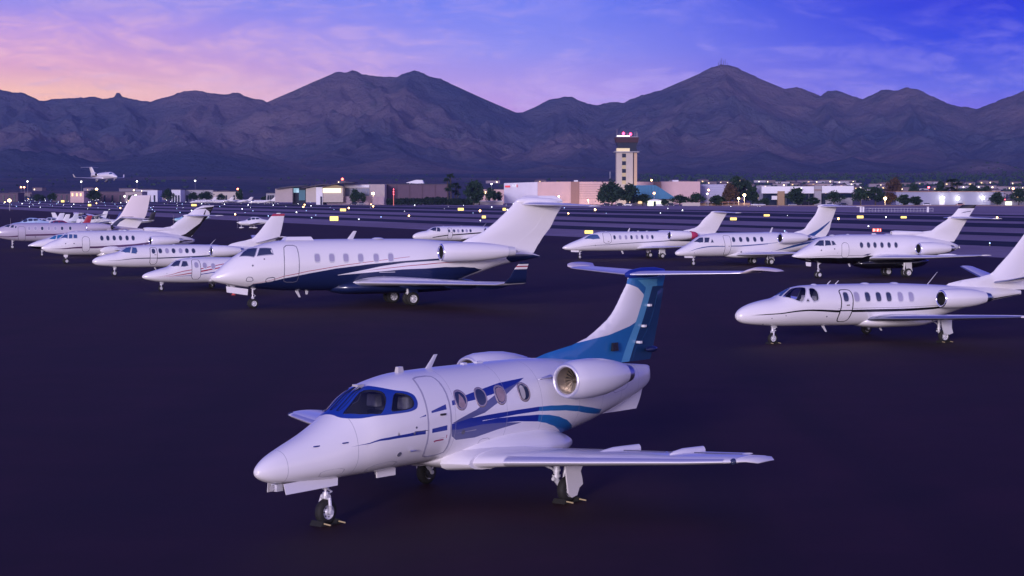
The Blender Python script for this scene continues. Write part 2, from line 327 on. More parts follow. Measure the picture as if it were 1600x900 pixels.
# ---- aircraft bodies: stations (s aft of nose, top z, bottom z, half width, z of max width), metres ----
def pchip(x, y):
    x = np.asarray(x, float); y = np.asarray(y, float); h = np.diff(x); d = np.diff(y)/h
    m = np.zeros_like(y); m[0] = d[0]; m[-1] = d[-1]
    for i in range(1, len(x)-1):
        if d[i-1]*d[i] > 0:
            w1 = 2*h[i]+h[i-1]; w2 = h[i]+2*h[i-1]; m[i] = (w1+w2)/(w1/d[i-1]+w2/d[i])
    def f(q):
        q = np.clip(q, x[0], x[-1]); i = np.clip(np.searchsorted(x, q, side='right')-1, 0, len(x)-2)
        t = (q-x[i])/h[i]
        return ((1+2*t)*(1-t)**2*y[i] + t*(1-t)**2*h[i]*m[i] + t*t*(3-2*t)*y[i+1] + t*t*(t-1)*h[i]*m[i+1])
    return f
class Body:
    def __init__(self, st, n=2.15, nl=2.15):
        st = np.array(st, float); self.s0 = st[0, 0]; self.L = st[-1, 0]; self.n = n; self.nl = nl; self.st = st
        t = np.sqrt(st[:, 0]-self.s0)
        self.zt, self.zb, self.w, self.zc = [pchip(t, st[:, k]) for k in (1, 2, 3, 4)]
    def P(self, s, th):                       # th in degrees: 0 = port side, 90 = top, -90 = bottom
        s = np.asarray(s, float); th = np.radians(np.asarray(th, float)); t = np.sqrt(np.clip(s-self.s0, 0, None))
        c = np.cos(th); k = np.sin(th); n = np.where(k > 0, self.n, self.nl)
        zc = self.zc(t); w = self.w(t)
        y = w*np.sign(c)*np.abs(c)**(2/n)
        z = zc+np.where(k > 0, self.zt(t)-zc, zc-self.zb(t))*np.sign(k)*np.abs(k)**(2/n)
        return np.stack([s+0*th, y, z], -1)
    def N(self, s, th):
        a = self.P(s, np.asarray(th)+.5)-self.P(s, np.asarray(th)-.5); b = self.P(np.asarray(s)+.01, th)-self.P(np.clip(np.asarray(s)-.01, self.s0+1e-4, None), th)
        nn = np.cross(a, b); ln = np.linalg.norm(nn, axis=-1, keepdims=True); nn = nn/np.where(ln < 1e-9, 1, ln)
        p = self.P(s, th); sg = np.sign((nn[..., 1]*p[..., 1]+nn[..., 2]*(p[..., 2]-self.zc(np.sqrt(np.clip(np.asarray(s)-self.s0, 0, None))))))
        return nn*np.where(sg == 0, 1, sg)[..., None]
    def th(self, s, z):                       # angle on the port side at height z
        t = math.sqrt(max(s-self.s0, 0)); zc = float(self.zc(t)); up = z > zc
        h = (float(self.zt(t))-zc) if up else (zc-float(self.zb(t))); u = min(abs(z-zc)/max(h, 1e-6), 1)
        a = math.degrees(math.asin(u**((self.n if up else self.nl)/2))); return a if up else -a
BODY = {
'phenom': Body([(0,1.13,1.13,0,1.13),(.1,1.27,1.01,.125,1.13),(.3,1.39,.93,.22,1.14),(.7,1.54,.88,.34,1.16),(1.2,1.71,.86,.46,1.2),(1.73,1.94,.84,.58,1.28),(2.1,2.15,.84,.65,1.38),(2.45,2.38,.84,.73,1.5),(3,2.55,.85,.79,1.6),(3.7,2.64,.86,.82,1.68),(5,2.66,.86,.83,1.72),(7,2.66,.9,.83,1.74),(8,2.62,.98,.80,1.78),(9,2.52,1.12,.68,1.83),(10,2.42,1.32,.5,1.88),(11,2.3,1.55,.28,1.92),(11.5,2.25,1.70,.16,1.96),(11.8,2.21,1.86,.07,2.0),(11.86,2.18,1.98,.0,2.05)]),
'chall': Body([(0,1.63,1.63,0,1.63),(.1,1.8,1.48,.2,1.64),(.4,2.05,1.37,.4,1.68),(.8,2.4,1.28,.58,1.74),(1.5,2.88,1.16,.8,1.86),(2.24,3.2,1.06,.98,2.0),(3.19,3.46,.96,1.1,2.12),(4.26,3.58,.88,1.17,2.2),(6.5,3.6,.84,1.18,2.22),(11.5,3.56,.82,1.18,2.22),(13.2,3.44,1.02,1.12,2.25),(15,3.25,1.5,.9,2.35),(17,2.98,2.08,.52,2.52),(18.6,2.74,2.33,.26,2.55),(19.2,2.55,2.45,.0,2.5)], 2.1, 2.1),
'citv': Body([(0,1.16,1.16,0,1.16),(.1,1.36,.98,.19,1.16),(.3,1.5,.88,.3,1.17),(.7,1.65,.81,.43,1.2),(1.2,1.76,.76,.55,1.24),(1.8,1.86,.72,.65,1.3),(2.2,2.05,.7,.7,1.38),(2.65,2.24,.69,.74,1.46),(3.2,2.32,.68,.78,1.52),(4.2,2.34,.66,.8,1.54),(7.5,2.32,.62,.8,1.54),(9.2,2.25,.68,.76,1.56),(10.4,2.18,.95,.66,1.6),(12,2.08,1.3,.45,1.68),(13.6,1.98,1.55,.25,1.75),(14.6,1.86,1.68,.05,1.77)]),
'hawk': Body([(0,1.57,1.57,0,1.57),(.1,1.68,1.48,.13,1.58),(.4,1.86,1.38,.3,1.6),(.8,2.08,1.28,.48,1.65),(1.5,2.44,1.16,.68,1.75),(2.1,2.78,1.08,.82,1.86),(2.8,2.98,1.02,.92,1.96),(4.2,3.1,.97,.97,2.02),(9,3.08,.97,.97,2.02),(10.5,2.98,1.15,.9,2.06),(12,2.75,1.4,.7,2.12),(13.5,2.45,1.75,.36,2.15),(14.2,2.2,2.0,.0,2.1)]),
'hawkL': Body([(0,1.38,1.38,0,1.38),(.1,1.5,1.26,.13,1.38),(.4,1.66,1.06,.3,1.38),(.8,1.88,.96,.48,1.42),(1.5,2.14,.84,.68,1.5),(2.1,2.5,.76,.82,1.6),(2.7,2.76,.72,.92,1.7),(4.2,2.82,.7,.97,1.76),(9,2.8,.7,.97,1.76),(10.5,2.7,.9,.9,1.8),(12,2.47,1.15,.7,1.86),(13.5,2.17,1.5,.36,1.88),(14.2,1.95,1.75,.0,1.85)]),
'lear': Body([(0,1.04,1.04,0,1.04),(.1,1.16,.95,.14,1.05),(.4,1.32,.85,.3,1.06),(.8,1.5,.8,.43,1.1),(1.4,1.72,.77,.55,1.18),(1.9,1.9,.75,.63,1.28),(2.6,2.2,.74,.72,1.4),(3.3,2.42,.73,.78,1.5),(4,2.52,.72,.8,1.58),(9,2.52,.75,.8,1.6),(11,2.5,.85,.78,1.64),(13,2.4,1.1,.6,1.7),(15,2.22,1.5,.34,1.8),(16.4,2.05,1.8,.0,1.9)]),
'cj': Body([(0,1.08,1.08,0,1.08),(.1,1.24,.93,.16,1.08),(.43,1.43,.85,.34,1.12),(.8,1.62,.83,.48,1.16),(1.23,1.84,.81,.58,1.22),(1.73,2.12,.8,.7,1.34),(2.4,2.5,.78,.8,1.48),(3.4,2.69,.76,.88,1.62),(5,2.76,.76,.9,1.68),(9,2.76,.78,.9,1.7),(11,2.7,.95,.85,1.74),(13,2.5,1.25,.6,1.84),(15,2.25,1.75,.28,1.95),(15.8,2.1,1.95,.0,2.0)]),
'citL': Body([(0,1.1,1.1,0,1.1),(.1,1.25,.94,.19,1.1),(.3,1.38,.84,.3,1.1),(.7,1.5,.77,.43,1.12),(1.2,1.63,.72,.55,1.16),(1.8,1.74,.68,.65,1.22),(2.2,1.92,.65,.7,1.3),(2.65,2.14,.63,.74,1.38),(3.2,2.22,.61,.78,1.43),(4.2,2.26,.6,.8,1.46),(7.5,2.25,.58,.8,1.46),(9.2,2.2,.62,.76,1.48),(10.4,2.12,.88,.66,1.5),(12,2.04,1.2,.45,1.58),(13.6,1.92,1.45,.25,1.66),(14.6,1.8,1.6,.05,1.7)]),
'must': Body([(0,.9,.9,0,.9),(.1,1.04,.8,.15,.9),(.3,1.14,.72,.28,.9),(.7,1.26,.63,.42,.93),(1.2,1.39,.56,.54,.98),(1.7,1.52,.52,.61,1.04),(2.1,1.82,.5,.66,1.12),(2.6,1.97,.48,.7,1.18),(3.4,2.05,.46,.72,1.2),(5.6,2.02,.46,.72,1.2),(7,1.94,.58,.66,1.22),(9,1.75,.95,.42,1.35),(11,1.55,1.3,.12,1.42),(11.4,1.45,1.38,0,1.42)]),
'astra': Body([(0,1.75,1.75,0,1.75),(.1,1.9,1.6,.15,1.75),(.5,2.2,1.35,.4,1.76),(1.26,2.5,1.1,.65,1.8),(2.3,2.78,.92,.85,1.85),(3.5,2.86,.82,.95,1.9),(9,2.84,.78,.95,1.9),(11,2.78,.95,.9,1.92),(13,2.55,1.3,.65,2.0),(15.5,2.25,1.8,.25,2.05),(16.6,2.1,2.0,.0,2.05)]),
'prem': Body([(0,1.03,1.03,0,1.03),(.1,1.13,.94,.13,1.03),(.5,1.32,.8,.36,1.05),(1.0,1.52,.7,.52,1.1),(1.6,1.66,.64,.62,1.15),(2.2,1.84,.6,.68,1.22),(2.9,2.1,.58,.74,1.3),(4,2.2,.56,.76,1.36),(6.5,2.18,.56,.76,1.36),(8.5,2.0,.8,.6,1.42),(11,1.7,1.3,.2,1.5),(11.8,1.55,1.45,.0,1.5)]),
}
# ------------------------------------------------------------------ shapes of an aircraft (s aft, y to port, z up -> local x = -s)
def L3(p): return (-p[0], p[1], p[2])
def inside(p, poly):
    x, y = p; c = False; n = len(poly); j = n-1
    for i in range(n):
        xi, yi = poly[i]; xj, yj = poly[j]
        if (yi > y) != (yj > y) and x < (xj-xi)*(y-yi)/(yj-yi)+xi: c = not c
        j = i
    return c
def dens(poly, step, closed=True):                     # subdivide a polyline
    out = []; n = len(poly)
    for i in range(n if closed else n-1):
        a = poly[i]; b = poly[(i+1) % n]; k = max(1, int(math.hypot(b[0]-a[0], b[1]-a[1])/step))
        out += [(a[0]+(b[0]-a[0])*q/k, a[1]+(b[1]-a[1])*q/k) for q in range(k)]
    if not closed: out.append(poly[-1])
    return out
def rounded(poly, it=2):                               # Chaikin corner rounding
    for _ in range(it):
        out = []; n = len(poly)
        for i in range(n):
            a = poly[i]; b = poly[(i+1) % n]; out += [(a[0]*.78+b[0]*.22, a[1]*.78+b[1]*.22), (a[0]*.22+b[0]*.78, a[1]*.22+b[1]*.78)]
        poly = out
    return poly
def tri_region(pts, loops, outer=None, holes=(), decals=()):
    V = [Vector(p) for p in pts]; E = []
    for lp in loops:
        b = len(V); n = len(lp); V += [Vector(p) for p in lp]; E += [(b+i, b+(i+1) % n) for i in range(n)]
    r = delaunay_2d_cdt(V, E, [], 0, 1e-5)
    vs, fs = r[0], r[2]; keep = []; mi = []
    bb = [(min(p[0] for p in q), max(p[0] for p in q), min(p[1] for p in q), max(p[1] for p in q)) for q in decals]
    for f in fs:
        c = (sum(vs[i][0] for i in f)/len(f), sum(vs[i][1] for i in f)/len(f))
        if outer and not inside(c, outer): continue
        if any(inside(c, h) for h in holes): continue
        m = 0
        for k, q in enumerate(decals):
            b = bb[k]
            if b[0] <= c[0] <= b[1] and b[2] <= c[1] <= b[3] and inside(c, q): m = k+1
        keep.append(tuple(f)); mi.append(m)
    us = sorted({i for f in keep for i in f}); mp = {i: k for k, i in enumerate(us)}
    return [tuple(vs[i]) for i in us], [tuple(mp[i] for i in f) for f in keep], mi
K = .0145                                              # metres per degree, keeps the flattened skin roughly square
def skin(name, B, parent, mats, decals=(), holes=(), ds=.16, dth=7.5, off=0., s1=None, s0=None):
    """the whole body skin: port half meshed in (s, angle), mirrored. decals = [(polygon in (s, deg), material index)]"""
    S0 = B.s0 if s0 is None else s0; S1 = B.L if s1 is None else s1
    ss = [S0+x for x in (0, .004, .015, .035, .065, .1, .15, .21, .28, .36, .45)]; n = int((S1-ss[-1])/ds); ss += [ss[-1]+(S1-ss[-1])*(i+1)/n for i in range(n)]
    tt = [-90+180*i/int(180/dth) for i in range(int(180/dth)+1)]
    pts = [(s, t*K) for s in ss for t in tt]
    sc_ = lambda q: dens([(a, max(-90, min(90, b))*K) for a, b in q], .09)
    box = [(S0, -90*K), (S1, -90*K), (S1, 90*K), (S0, 90*K)]
    D = [sc_(q) for q, _ in decals]; H = [sc_(h) for h in holes]
    vs, fs, mi = tri_region(pts, D+H+[dens(box, .2)], None, H, D)
    mi = [0 if m == 0 else decals[m-1][1] for m in mi]
    a = np.array(vs); P = B.P(a[:, 0], a[:, 1]/K)
    if off: P = P+B.N(a[:, 0], a[:, 1]/K)*off
    P[:, 1] = np.where(np.abs(a[:, 1]/K) > 89.99, 0, P[:, 1])
    n = len(P); V = [L3(p) for p in P]+[(-p[0], -p[1], p[2]) for p in P]
    F_ = list(fs)+[tuple(i+n for i in f[::-1]) for f in fs]
    o = mesh(name, V, F_, mats, parent, True, mi+mi, 2e-4)
    return o
def patch(name, B, poly, mats, parent, off=.004, holes=(), step=.07, side=1, decals=(), thick=0.):
    """a panel lying on the body: poly in (s, deg); may cross the top centre line (deg > 90)"""
    sc_ = lambda q: dens([(a, b*K) for a, b in q], step)
    O = sc_(poly); H = [sc_(h) for h in holes]
    x0, x1 = min(p[0] for p in O), max(p[0] for p in O); y0, y1 = min(p[1] for p in O), max(p[1] for p in O)
    g = []; s = step
    nx = int((x1-x0)/s)+1; ny = int((y1-y0)/s)+1
    for i in range(nx+1):
        for j in range(ny+1):
            g.append((x0+(x1-x0)*i/nx, y0+(y1-y0)*j/ny))
    D = [sc_(q) for q, _ in decals]
    vs, fs, mi = tri_region(g, [O]+H+D, O, H, D)
    mi = [0 if m == 0 else decals[m-1][1] for m in mi]
    a = np.array(vs); P = B.P(a[:, 0], a[:, 1]/K)+B.N(a[:, 0], a[:, 1]/K)*off
    P[:, 1] *= side
    return mesh(name, [L3(p) for p in P], fs, mats, parent, True, mi, 0)
def ring(name, B, poly, w, m, parent, off=.006, side=1, inner=True):
    """a thin frame following a closed outline on the body"""
    q = dens(poly, .9e9) if False else poly; n = len(q); pts = [(a, b*K) for a, b in q]; pts = dens(pts, .05); n = len(pts); g = G()
    A = []; Bq = []
    for i in range(n):
        a = pts[i-1]; b = pts[(i+1) % n]; t = Vector((b[0]-a[0], b[1]-a[1])); t.normalize() if t.length > 0 else None
        nn = Vector((-t.y, t.x))*w*.5; A.append((pts[i][0]+nn.x, pts[i][1]+nn.y)); Bq.append((pts[i][0]-nn.x, pts[i][1]-nn.y))
    V = []
    for L in (A, pts, Bq):
        a = np.array(L); a[:, 0] = np.clip(a[:, 0], B.s0+.01, B.L-.01); o_ = off*(1.6 if L is pts else .25); P = B.P(a[:, 0], a[:, 1]/K)+B.N(a[:, 0], a[:, 1]/K)*o_; P[:, 1] *= side; V += [L3(p) for p in P]
    f = [(k*n+i, k*n+(i+1) % n, (k+1)*n+(i+1) % n, (k+1)*n+i) for k in (0, 1) for i in range(n)]
    return mesh(name, V, f, m, parent, True)
def oval(B, s, z, w, h, n=20, p=2.6):                  # an upright rounded window at height z on the port side
    out = []
    for i in range(n):
        a = 2*PI*i/n; c, k = math.cos(a), math.sin(a)
        x = s+w/2*math.copysign(abs(c)**(2/p), c); zz = z+h/2*math.copysign(abs(k)**(2/p), k); out.append((x, B.th(x, zz)))
    return out
def naca(x, t): return 5*t*(.2969*math.sqrt(max(x, 0))-.126*x-.3516*x*x+.2843*x**3-.1015*x**4)
def airfoil(t, n=13, camber=.015):
    xs = [(1-math.cos(PI*i/(n-1)))/2 for i in range(n)]
    up = [(x, naca(x, t)+camber*4*x*(1-x)) for x in xs[::-1]]; lo = [(x, -naca(x, t)*.9+camber*4*x*(1-x)) for x in xs[1:-1]]
    return up+lo                                       # TE over the top to LE, back underneath
def wing(name, secs, mats, parent, side=1, x0=0., x1=1., off=0., mi_sec=None, cap=True):
    """secs: (s of leading edge, chord, y, z, thickness ratio, cant in degrees)"""
    full = x0 <= 0 and x1 >= 1; V = []; n = None
    for (sl, ch, y, z, t, cant) in secs:
        a = airfoil(t)
        if not full:
            a = [p for p in airfoil(t, 25) if x0-1e-6 <= p[0] <= x1]
        c, k = math.cos(R(cant)), math.sin(R(cant)); n = len(a)
        for (x, h) in a:
            hx = (h*ch)+(off if h >= 0 else -off); V.append(L3((sl+x*ch-(off if x < .02 else 0), side*(y-k*hx), z+c*hx)))
    m = len(secs); F_ = []; MI = []
    for j in range(m-1):
        for i in range(n if full else n-1):
            F_.append((j*n+i, j*n+(i+1) % n, (j+1)*n+(i+1) % n, (j+1)*n+i)); MI.append(mi_sec[j] if mi_sec else 0)
    if full and cap: F_ += [tuple(range(n)), tuple(range((m-1)*n, m*n))]; MI += [0, mi_sec[-1] if mi_sec else 0]
    return mesh(name, V, F_, mats, parent, True, MI, sharp=50)
def fin(name, rows, mats, parent, decals=(), x0=0., x1=1., grow=0.):
    """rows: (z, s leading, s trailing, thickness ratio) from root to tip; painted shapes cut into the skin"""
    rows = sorted(rows); z = [r[0] for r in rows]; le = pchip(z, [r[1]+(r[2]-r[1])*x0 for r in rows]); te = pchip(z, [r[1]+(r[2]-r[1])*x1 for r in rows])
    l0 = pchip(z, [r[1] for r in rows]); t0 = pchip(z, [r[2] for r in rows]); tk = pchip(z, [r[3] for r in rows])
    zz = np.linspace(z[0], z[-1], max(6, int((z[-1]-z[0])/.11))); xs = [(1-math.cos(PI*i/12))/2 for i in range(13)]
    pts = [(float(le(q)+(te(q)-le(q))*x), float(q)) for q in zz[1:-1] for x in xs[1:-1]]
    O = [(float(le(q)), float(q)) for q in zz]+[(float(le(zz[-1])+(te(zz[-1])-le(zz[-1]))*x), float(zz[-1])) for x in xs[1:-1]]+[(float(te(q)), float(q)) for q in zz[::-1]]+[(float(le(zz[0])+(te(zz[0])-le(zz[0]))*x), float(zz[0])) for x in xs[-2:0:-1]]
    D = [dens(q, .08) for q, _ in decals]; vs, fs, mi = tri_region(pts, [O]+D, O, (), D); mi = [0 if m == 0 else decals[m-1][1] for m in mi]
    P = []
    for s, q in vs:
        a, b = float(l0(q)), float(t0(q)); x = min(max((s-a)/(b-a), 0), 1); y = naca(x, float(tk(q)))*(b-a)
        if x0 > 0 or x1 < 1: y += grow
        if q > z[-1]-.002: y *= .35
        P.append((s, y, q))
    n = len(P); V = [L3(p) for p in P]+[(-p[0], -p[1], p[2]) for p in P]; F_ = list(fs)+[tuple(i+n for i in f[::-1]) for f in fs]
    # close the open rim
    ed = {}
    for f in fs:
        for i in range(len(f)):
            e = (f[i], f[(i+1) % len(f)]); ed[tuple(sorted(e))] = ed.get(tuple(sorted(e)), 0)+1
    for (a, b), k in ed.items():
        if k == 1: F_.append((a, b, b+n, a+n)); mi.append(0)
    mi2 = mi[:len(fs)]+mi[:len(fs)]+[0]*(len(F_)-2*len(fs))
    return mesh(name, V, F_, mats, parent, True, mi2, 1e-4, sharp=50)
def engine(root, s, y, z, r, L, side, mt, lip=CHROME, noz=ALU, toe=0., chunky=1.0, n=36, detail=True, band=None):
    """nacelle with polished intake ring, duct, fan and nozzle"""
    c = L3((s, side*y, z)); ax = (-1, 0, toe*side)
    g = G(); prof = [(.10*r, r*.985), (.35*r, r*1.05), (.9*r, r*1.12*chunky), (L*.42, r*1.13*chunky), (L*.62, r*1.06*chunky), (L*.8, r*.92), (L*.93, r*.76), (L, r*.66)]
    g.lathe(c, (-1, 0, 0), prof, n); g.lathe(c, (-1, 0, 0), [(L, r*.66), (L*.97, r*.6), (L*.8, r*.56)], n)
    e = g.out('engine', [mt, BLACK], root, True, 60)
    g = G(); g.lathe(c, (-1, 0, 0), [(.10*r, r*.985), (.03*r, r*.94), (0, r*.875), (.02*r, r*.82), (.10*r, r*.775), (.22*r, r*.755)], n); g.out('intake_ring', lip if detail else RINGM, e, True, 80)
    g = G(); g.lathe(c, (-1, 0, 0), [(.22*r, r*.755), (.5*r, r*.75), (1.3*r, r*.78)], n); g.out('intake_duct', DUCT if detail else DARKM, e, True, 80)
    g = G(); f0 = .95*r
    for i in range(20 if detail else 12):
        a = 2*PI*i/(20 if detail else 12); u = Vector((0, math.cos(a), math.sin(a))); w = Vector((0, -math.sin(a), math.cos(a))); o = Vector(c)
        p = [o+Vector((-f0, 0, 0))+u*.18*r-w*.03*r, o+Vector((-f0-.10*r, 0, 0))+u*.18*r+w*.05*r, o+Vector((-f0-.06*r, 0, 0))+u*.77*r+w*.13*r, o+Vector((-f0, 0, 0))+u*.77*r-w*.05*r]
        g.add(p, [(0, 1, 2, 3)])
    g.lathe(c, (-1, 0, 0), [(f0-.28*r, .005), (f0-.22*r, .07*r), (f0-.1*r, .15*r), (f0+.05*r, .2*r)], 18)
    g.lathe(c, (-1, 0, 0), [(f0+.14*r, .005), (f0+.14*r, .78*r)], 18, 1)
    g.out('fan', [FANM if detail else DARKM, DARKM], e, False)
    g = G(); g.lathe(c, (-1, 0, 0), [(L*.97, r*.62), (L*1.06, r*.56), (L*1.12, r*.5), (L*1.1, r*.46), (L*.9, r*.5)], n); g.lathe(c, (-1, 0, 0), [(L*.95, r*.34), (L*1.1, r*.25), (L*1.22, .01)], 20); g.out('exhaust_nozzle', noz, e, True, 60)
    return e
def pylon(root, s, y0, y1, z, L, side, mt, t=.1):
    return wing('engine_pylon', [(s, L, y0, z, t, 0), (s+.1, L*.92, y1, z+.03, t, 0)], mt, root, side)
def wheel(parent, s, y, r, w, n=28, hub=STEEL, holes=7, zc=None):
    zc = r if zc is None else zc; c = L3((s, y, zc)); g = G(); h = w/2
    g.lathe((c[0], c[1]-h, c[2]), (0, 1, 0), [(0.0, r*.58), (0, r*.8), (w*.12, r*.93), (w*.3, r*.99), (w*.5, r), (w*.7, r*.99), (w*.88, r*.93), (w, r*.8), (w, r*.58)], n); g.out('tyre', RUBBER, parent, True, 60)
    g = G()
    for sg in (-1, 1):
        b = (c[0], c[1]+sg*(h*.96), c[2]); a_ = (0, -sg, 0)
        g.lathe(b, a_, [(-.01*r, r*.60), (.0, r*.56), (w*.16, r*.5), (w*.2, r*.28), (w*.05, r*.24), (-.02*r, r*.15), (-.02*r, .004)], n)
        for k in range(holes):
            a = 2*PI*k/holes; u = Vector((math.cos(a), 0, math.sin(a))); p = Vector(b)+u*r*.4; g.tube(p-Vector((0, sg*w*.12, 0)), p-Vector((0, sg*w*.20, 0))*.0+Vector((0, -sg*w*.10, 0)), r*.065, r*.065, 6, 1)
    g.out('wheel_rim', [hub, DARKM], parent, True, 40)
def nose_gear(root, s, ztop, r, w, twin=False, lean=0.0, door=True, doors=None, mt=None):
    g = G(); A = Vector(L3((s-lean, 0, ztop))); Bp = Vector(L3((s, 0, r*2.15))); rs = .035+r*.06
    g.tube(A, A+(Bp-A)*.62, rs, rs*.95, 14); g.tube(A+(Bp-A)*.55, Bp, rs*.62, rs*.62, 12, 1)
    g.tube(A+(Bp-A)*.60, A+(Bp-A)*.66, rs*1.35, rs*1.35, 14)
    g.tube(Bp+Vector((0, -r*.36, 0)), Bp+Vector((0, r*.36, 0)), rs*1.1, rs*1.1, 12); g.tube(Bp+Vector((0, 0, -.02)), Bp+Vector((0, 0, .09)), rs*1.3, rs*1.1, 12)
    if twin: g.tube(Bp, L3((s, 0, r)), rs*.8, rs*.8, 10); g.tube(L3((s, -.2, r)), L3((s, .2, r)), rs*.5, rs*.5, 10)
    else:
        for sg in (1, -1):
            y = sg*w*.85; a = L3((s-.0, y*.75, r*2.1)); b = L3((s-.02, y, r*1.5)); c_ = L3((s, y, r))
            g.tube(a, b, rs*.62, rs*.7, 10); g.tube(b, c_, rs*.7, rs*.55, 10); g.tube(Vector(c_)-Vector((0, .02*sg, 0)), Vector(c_)+Vector((0, .03*sg, 0)), rs*.9, rs*.9, 12)
    # torque links, drag brace, steering actuator, lines
    m = A+(Bp-A)*.62; q = Vector(L3((s+.16, 0, (m.z+Bp.z)/2))); g.tube(m, q, rs*.4, rs*.3, 8); g.tube(q, Bp+Vector((0, 0, .03)), rs*.3, rs*.4, 8)
    g.tube(L3((s+.45, 0, ztop+.02)), A+(Bp-A)*.3, rs*.45, rs*.4, 8); g.tube(L3((s-.12, .09, ztop-.05)), L3((s+.14, .09, ztop-.09)), rs*.6, rs*.5, 10)
    g.tube(L3((s+.05, -.05, ztop)), L3((s+.03, -.05, r*2.2)), .009, .009, 6, 2); g.box(-s-.10, -.07, ztop-.16, -s+.02, .07, ztop-.03)
    gear = g.out('nose_gear', [STEEL, CHROME, RUBBER], root, True, 40)
    if twin:
        wheel(gear, s, .14+w*.3, r, w); wheel(gear, s, -.14-w*.3, r, w)
    else: wheel(gear, s, 0, r, w)
    for d in (doors or []):                            # (s0, s1, y, ztop0, ztop1, drop) hanging nose-gear doors
        s0, s1, y, z0, z1, h = d; g = G(); g.add([L3(p) for p in [(s0,y,z0),(s1,y,z1),(s1-.05,y+.04*np.sign(y),z1-h),(s0+.02,y+.04*np.sign(y),z0-h),(s0,y-.012,z0),(s1,y-.012,z1),(s1-.05,y+.04*np.sign(y)-.012,z1-h),(s0+.02,y+.04*np.sign(y)-.012,z0-h)]], [(0,1,2,3),(7,6,5,4),(0,4,5,1),(1,5,6,2),(2,6,7,3),(3,7,4,0)])
        g.out('gear_door', mt or WHITE, gear)
    return gear
def main_gear(root, s, y, ztop, r, w, side, plate=None, twin=False, mt=None, trail=True, lean=0.):
    g = G(); rs = .045+r*.07; yw = y
    a = L3((s-.12, side*(y-w*.9-lean), ztop)); k = L3((s-.14, side*(y-w*.95), r*1.75)); hub = L3((s, side*(y-w*.75), r))
    if not trail: a = L3((s, side*(y-w*.8), ztop)); k = L3((s, side*(y-w*.8), r*1.6))
    g.tube(a, k, rs*1.1, rs*.9, 14); g.tube(k, hub, rs*.95, rs*.7, 12); g.tube(Vector(hub)-Vector((0, side*.05, 0)), L3((s, side*(y+.02), r)), rs*.7, rs*.7, 12)
    g.tube(L3((s+.16, side*(y-w*.9), ztop-.12)), L3((s+.02, side*(y-w*.8), r*1.25)), rs*.55, rs*.42, 10, 1); g.tube(k, Vector(k)+Vector((.1, 0, .02)), rs*.8, rs*.6, 10)
    g.tube(L3((s-.1, side*(y-w*.9-.75), ztop-.02)), L3((s-.12, side*(y-w*.95), ztop*.5+r*.8)), rs*.4, rs*.36, 8)   # side stay towards the belly
    g.tube(L3((s-.22, side*(y-w), r*2.2)), L3((s-.05, side*(y-w*.8), r*1.1)), .012, .012, 6, 2)
    for q in (.2, .5, .8): p = Vector(a)+(Vector(k)-Vector(a))*q; g.tube(p+Vector((0, 0, -.02)), p+Vector((0, 0, .02)), rs*1.35, rs*1.35, 12)
    gear = g.out('main_gear', [STEEL, CHROME, RUBBER], root, True, 40)
    if twin: wheel(gear, s, side*(y+w*.6), r, w); wheel(gear, s, side*(y-w*1.7), r, w)
    else: wheel(gear, s, side*y, r, w)
    g = G(); g.lathe(L3((s, side*(y-w*.4), r)), (0, -side, 0), [(0, r*.5), (w*.5, r*.5), (w*.5, r*.2)], 18); g.out('brake_disc', DARKM, gear, True)
    if plate:                                          # outboard leg door: polygon in (s, z)
        o = side*(y+w*.62+.03); n = len(plate); V = [L3((p[0], o+side*.05*(p[1]-r), p[1])) for p in plate]+[L3((p[0], o+side*(.05*(p[1]-r)-.03), p[1])) for p in plate]
        mesh('gear_door', V, [tuple(range(n)), tuple(range(n, 2*n))[::-1]]+[(i, (i+1) % n, (i+1) % n+n, i+n) for i in range(n)], mt or WHITE, gear, False)
    return gear
def blade(root, s, z, h, c=.22, sweep=.5, y=0., name='antenna', mt=None, down=False, t=.12):
    sg = -1 if down else 1; zr = sorted([z-.03*sg, z+h*sg])
    rows = [(z-.03*sg, s, s+c, t), (z+h*sg, s+sweep*h, s+sweep*h+c*.55, t)]
    return fin(name, rows, mt or GREYW, root) if True else None
def canoe(name, s0, s1, y, z, r, mt, parent, side=1, flat=1.0, cut=False):
    g = G(); L = s1-s0; pr = [(0, .005), (.06*L, r*.5), (.18*L, r*.8), (.4*L, r), (.65*L, r*.93)]+([(L, r*.8), (L, .005)] if cut else [(.85*L, r*.6), (L, .01)])
    g.lathe((0, 0, 0), (-1, 0, 0), pr, 16); g.v = [(v[0]-s0, v[1]*.45+side*y, v[2]*flat+z) for v in g.v]; return g.out(name, mt, parent, True, 50)
POSE = {'phenom': (-4.493, 32.894, .880), 'chall': (-15.731, 98.783, .457), 'citv': (8.89, 75.077, .465), 'hawk': (19.984, 135.144, .383), 'hawkL': (-40.478, 162.824, .575), 'citL': (-30.611, 138.055, .503), 'must': (-22.841, 116.845, .536), 'astra': (-56.953, 207.239, .337), 'lear': (4.658, 174.916, .376), 'cj': (13.619, 158.006, .446), 'citB': (-11.298, 215.515, .494), 'prem': (-46.779, 183.043, .463)}
def jet(key, label):
    x, y, a = POSE[key]; return empty('business_jet', (x, y, 0), PI+a, label, 'jet', 'business jets parked on the apron')
NAVY = paint('navy_paint', (.010,.018,.075)); RED = paint('red_paint', (.38,.02,.06)); BLUE = paint('blue_paint', (.012,.03,.26)); FBLUE = paint('fin_blue_paint', (.02,.15,.40)); LBLUE = paint('light_blue_paint', (.10,.34,.58))
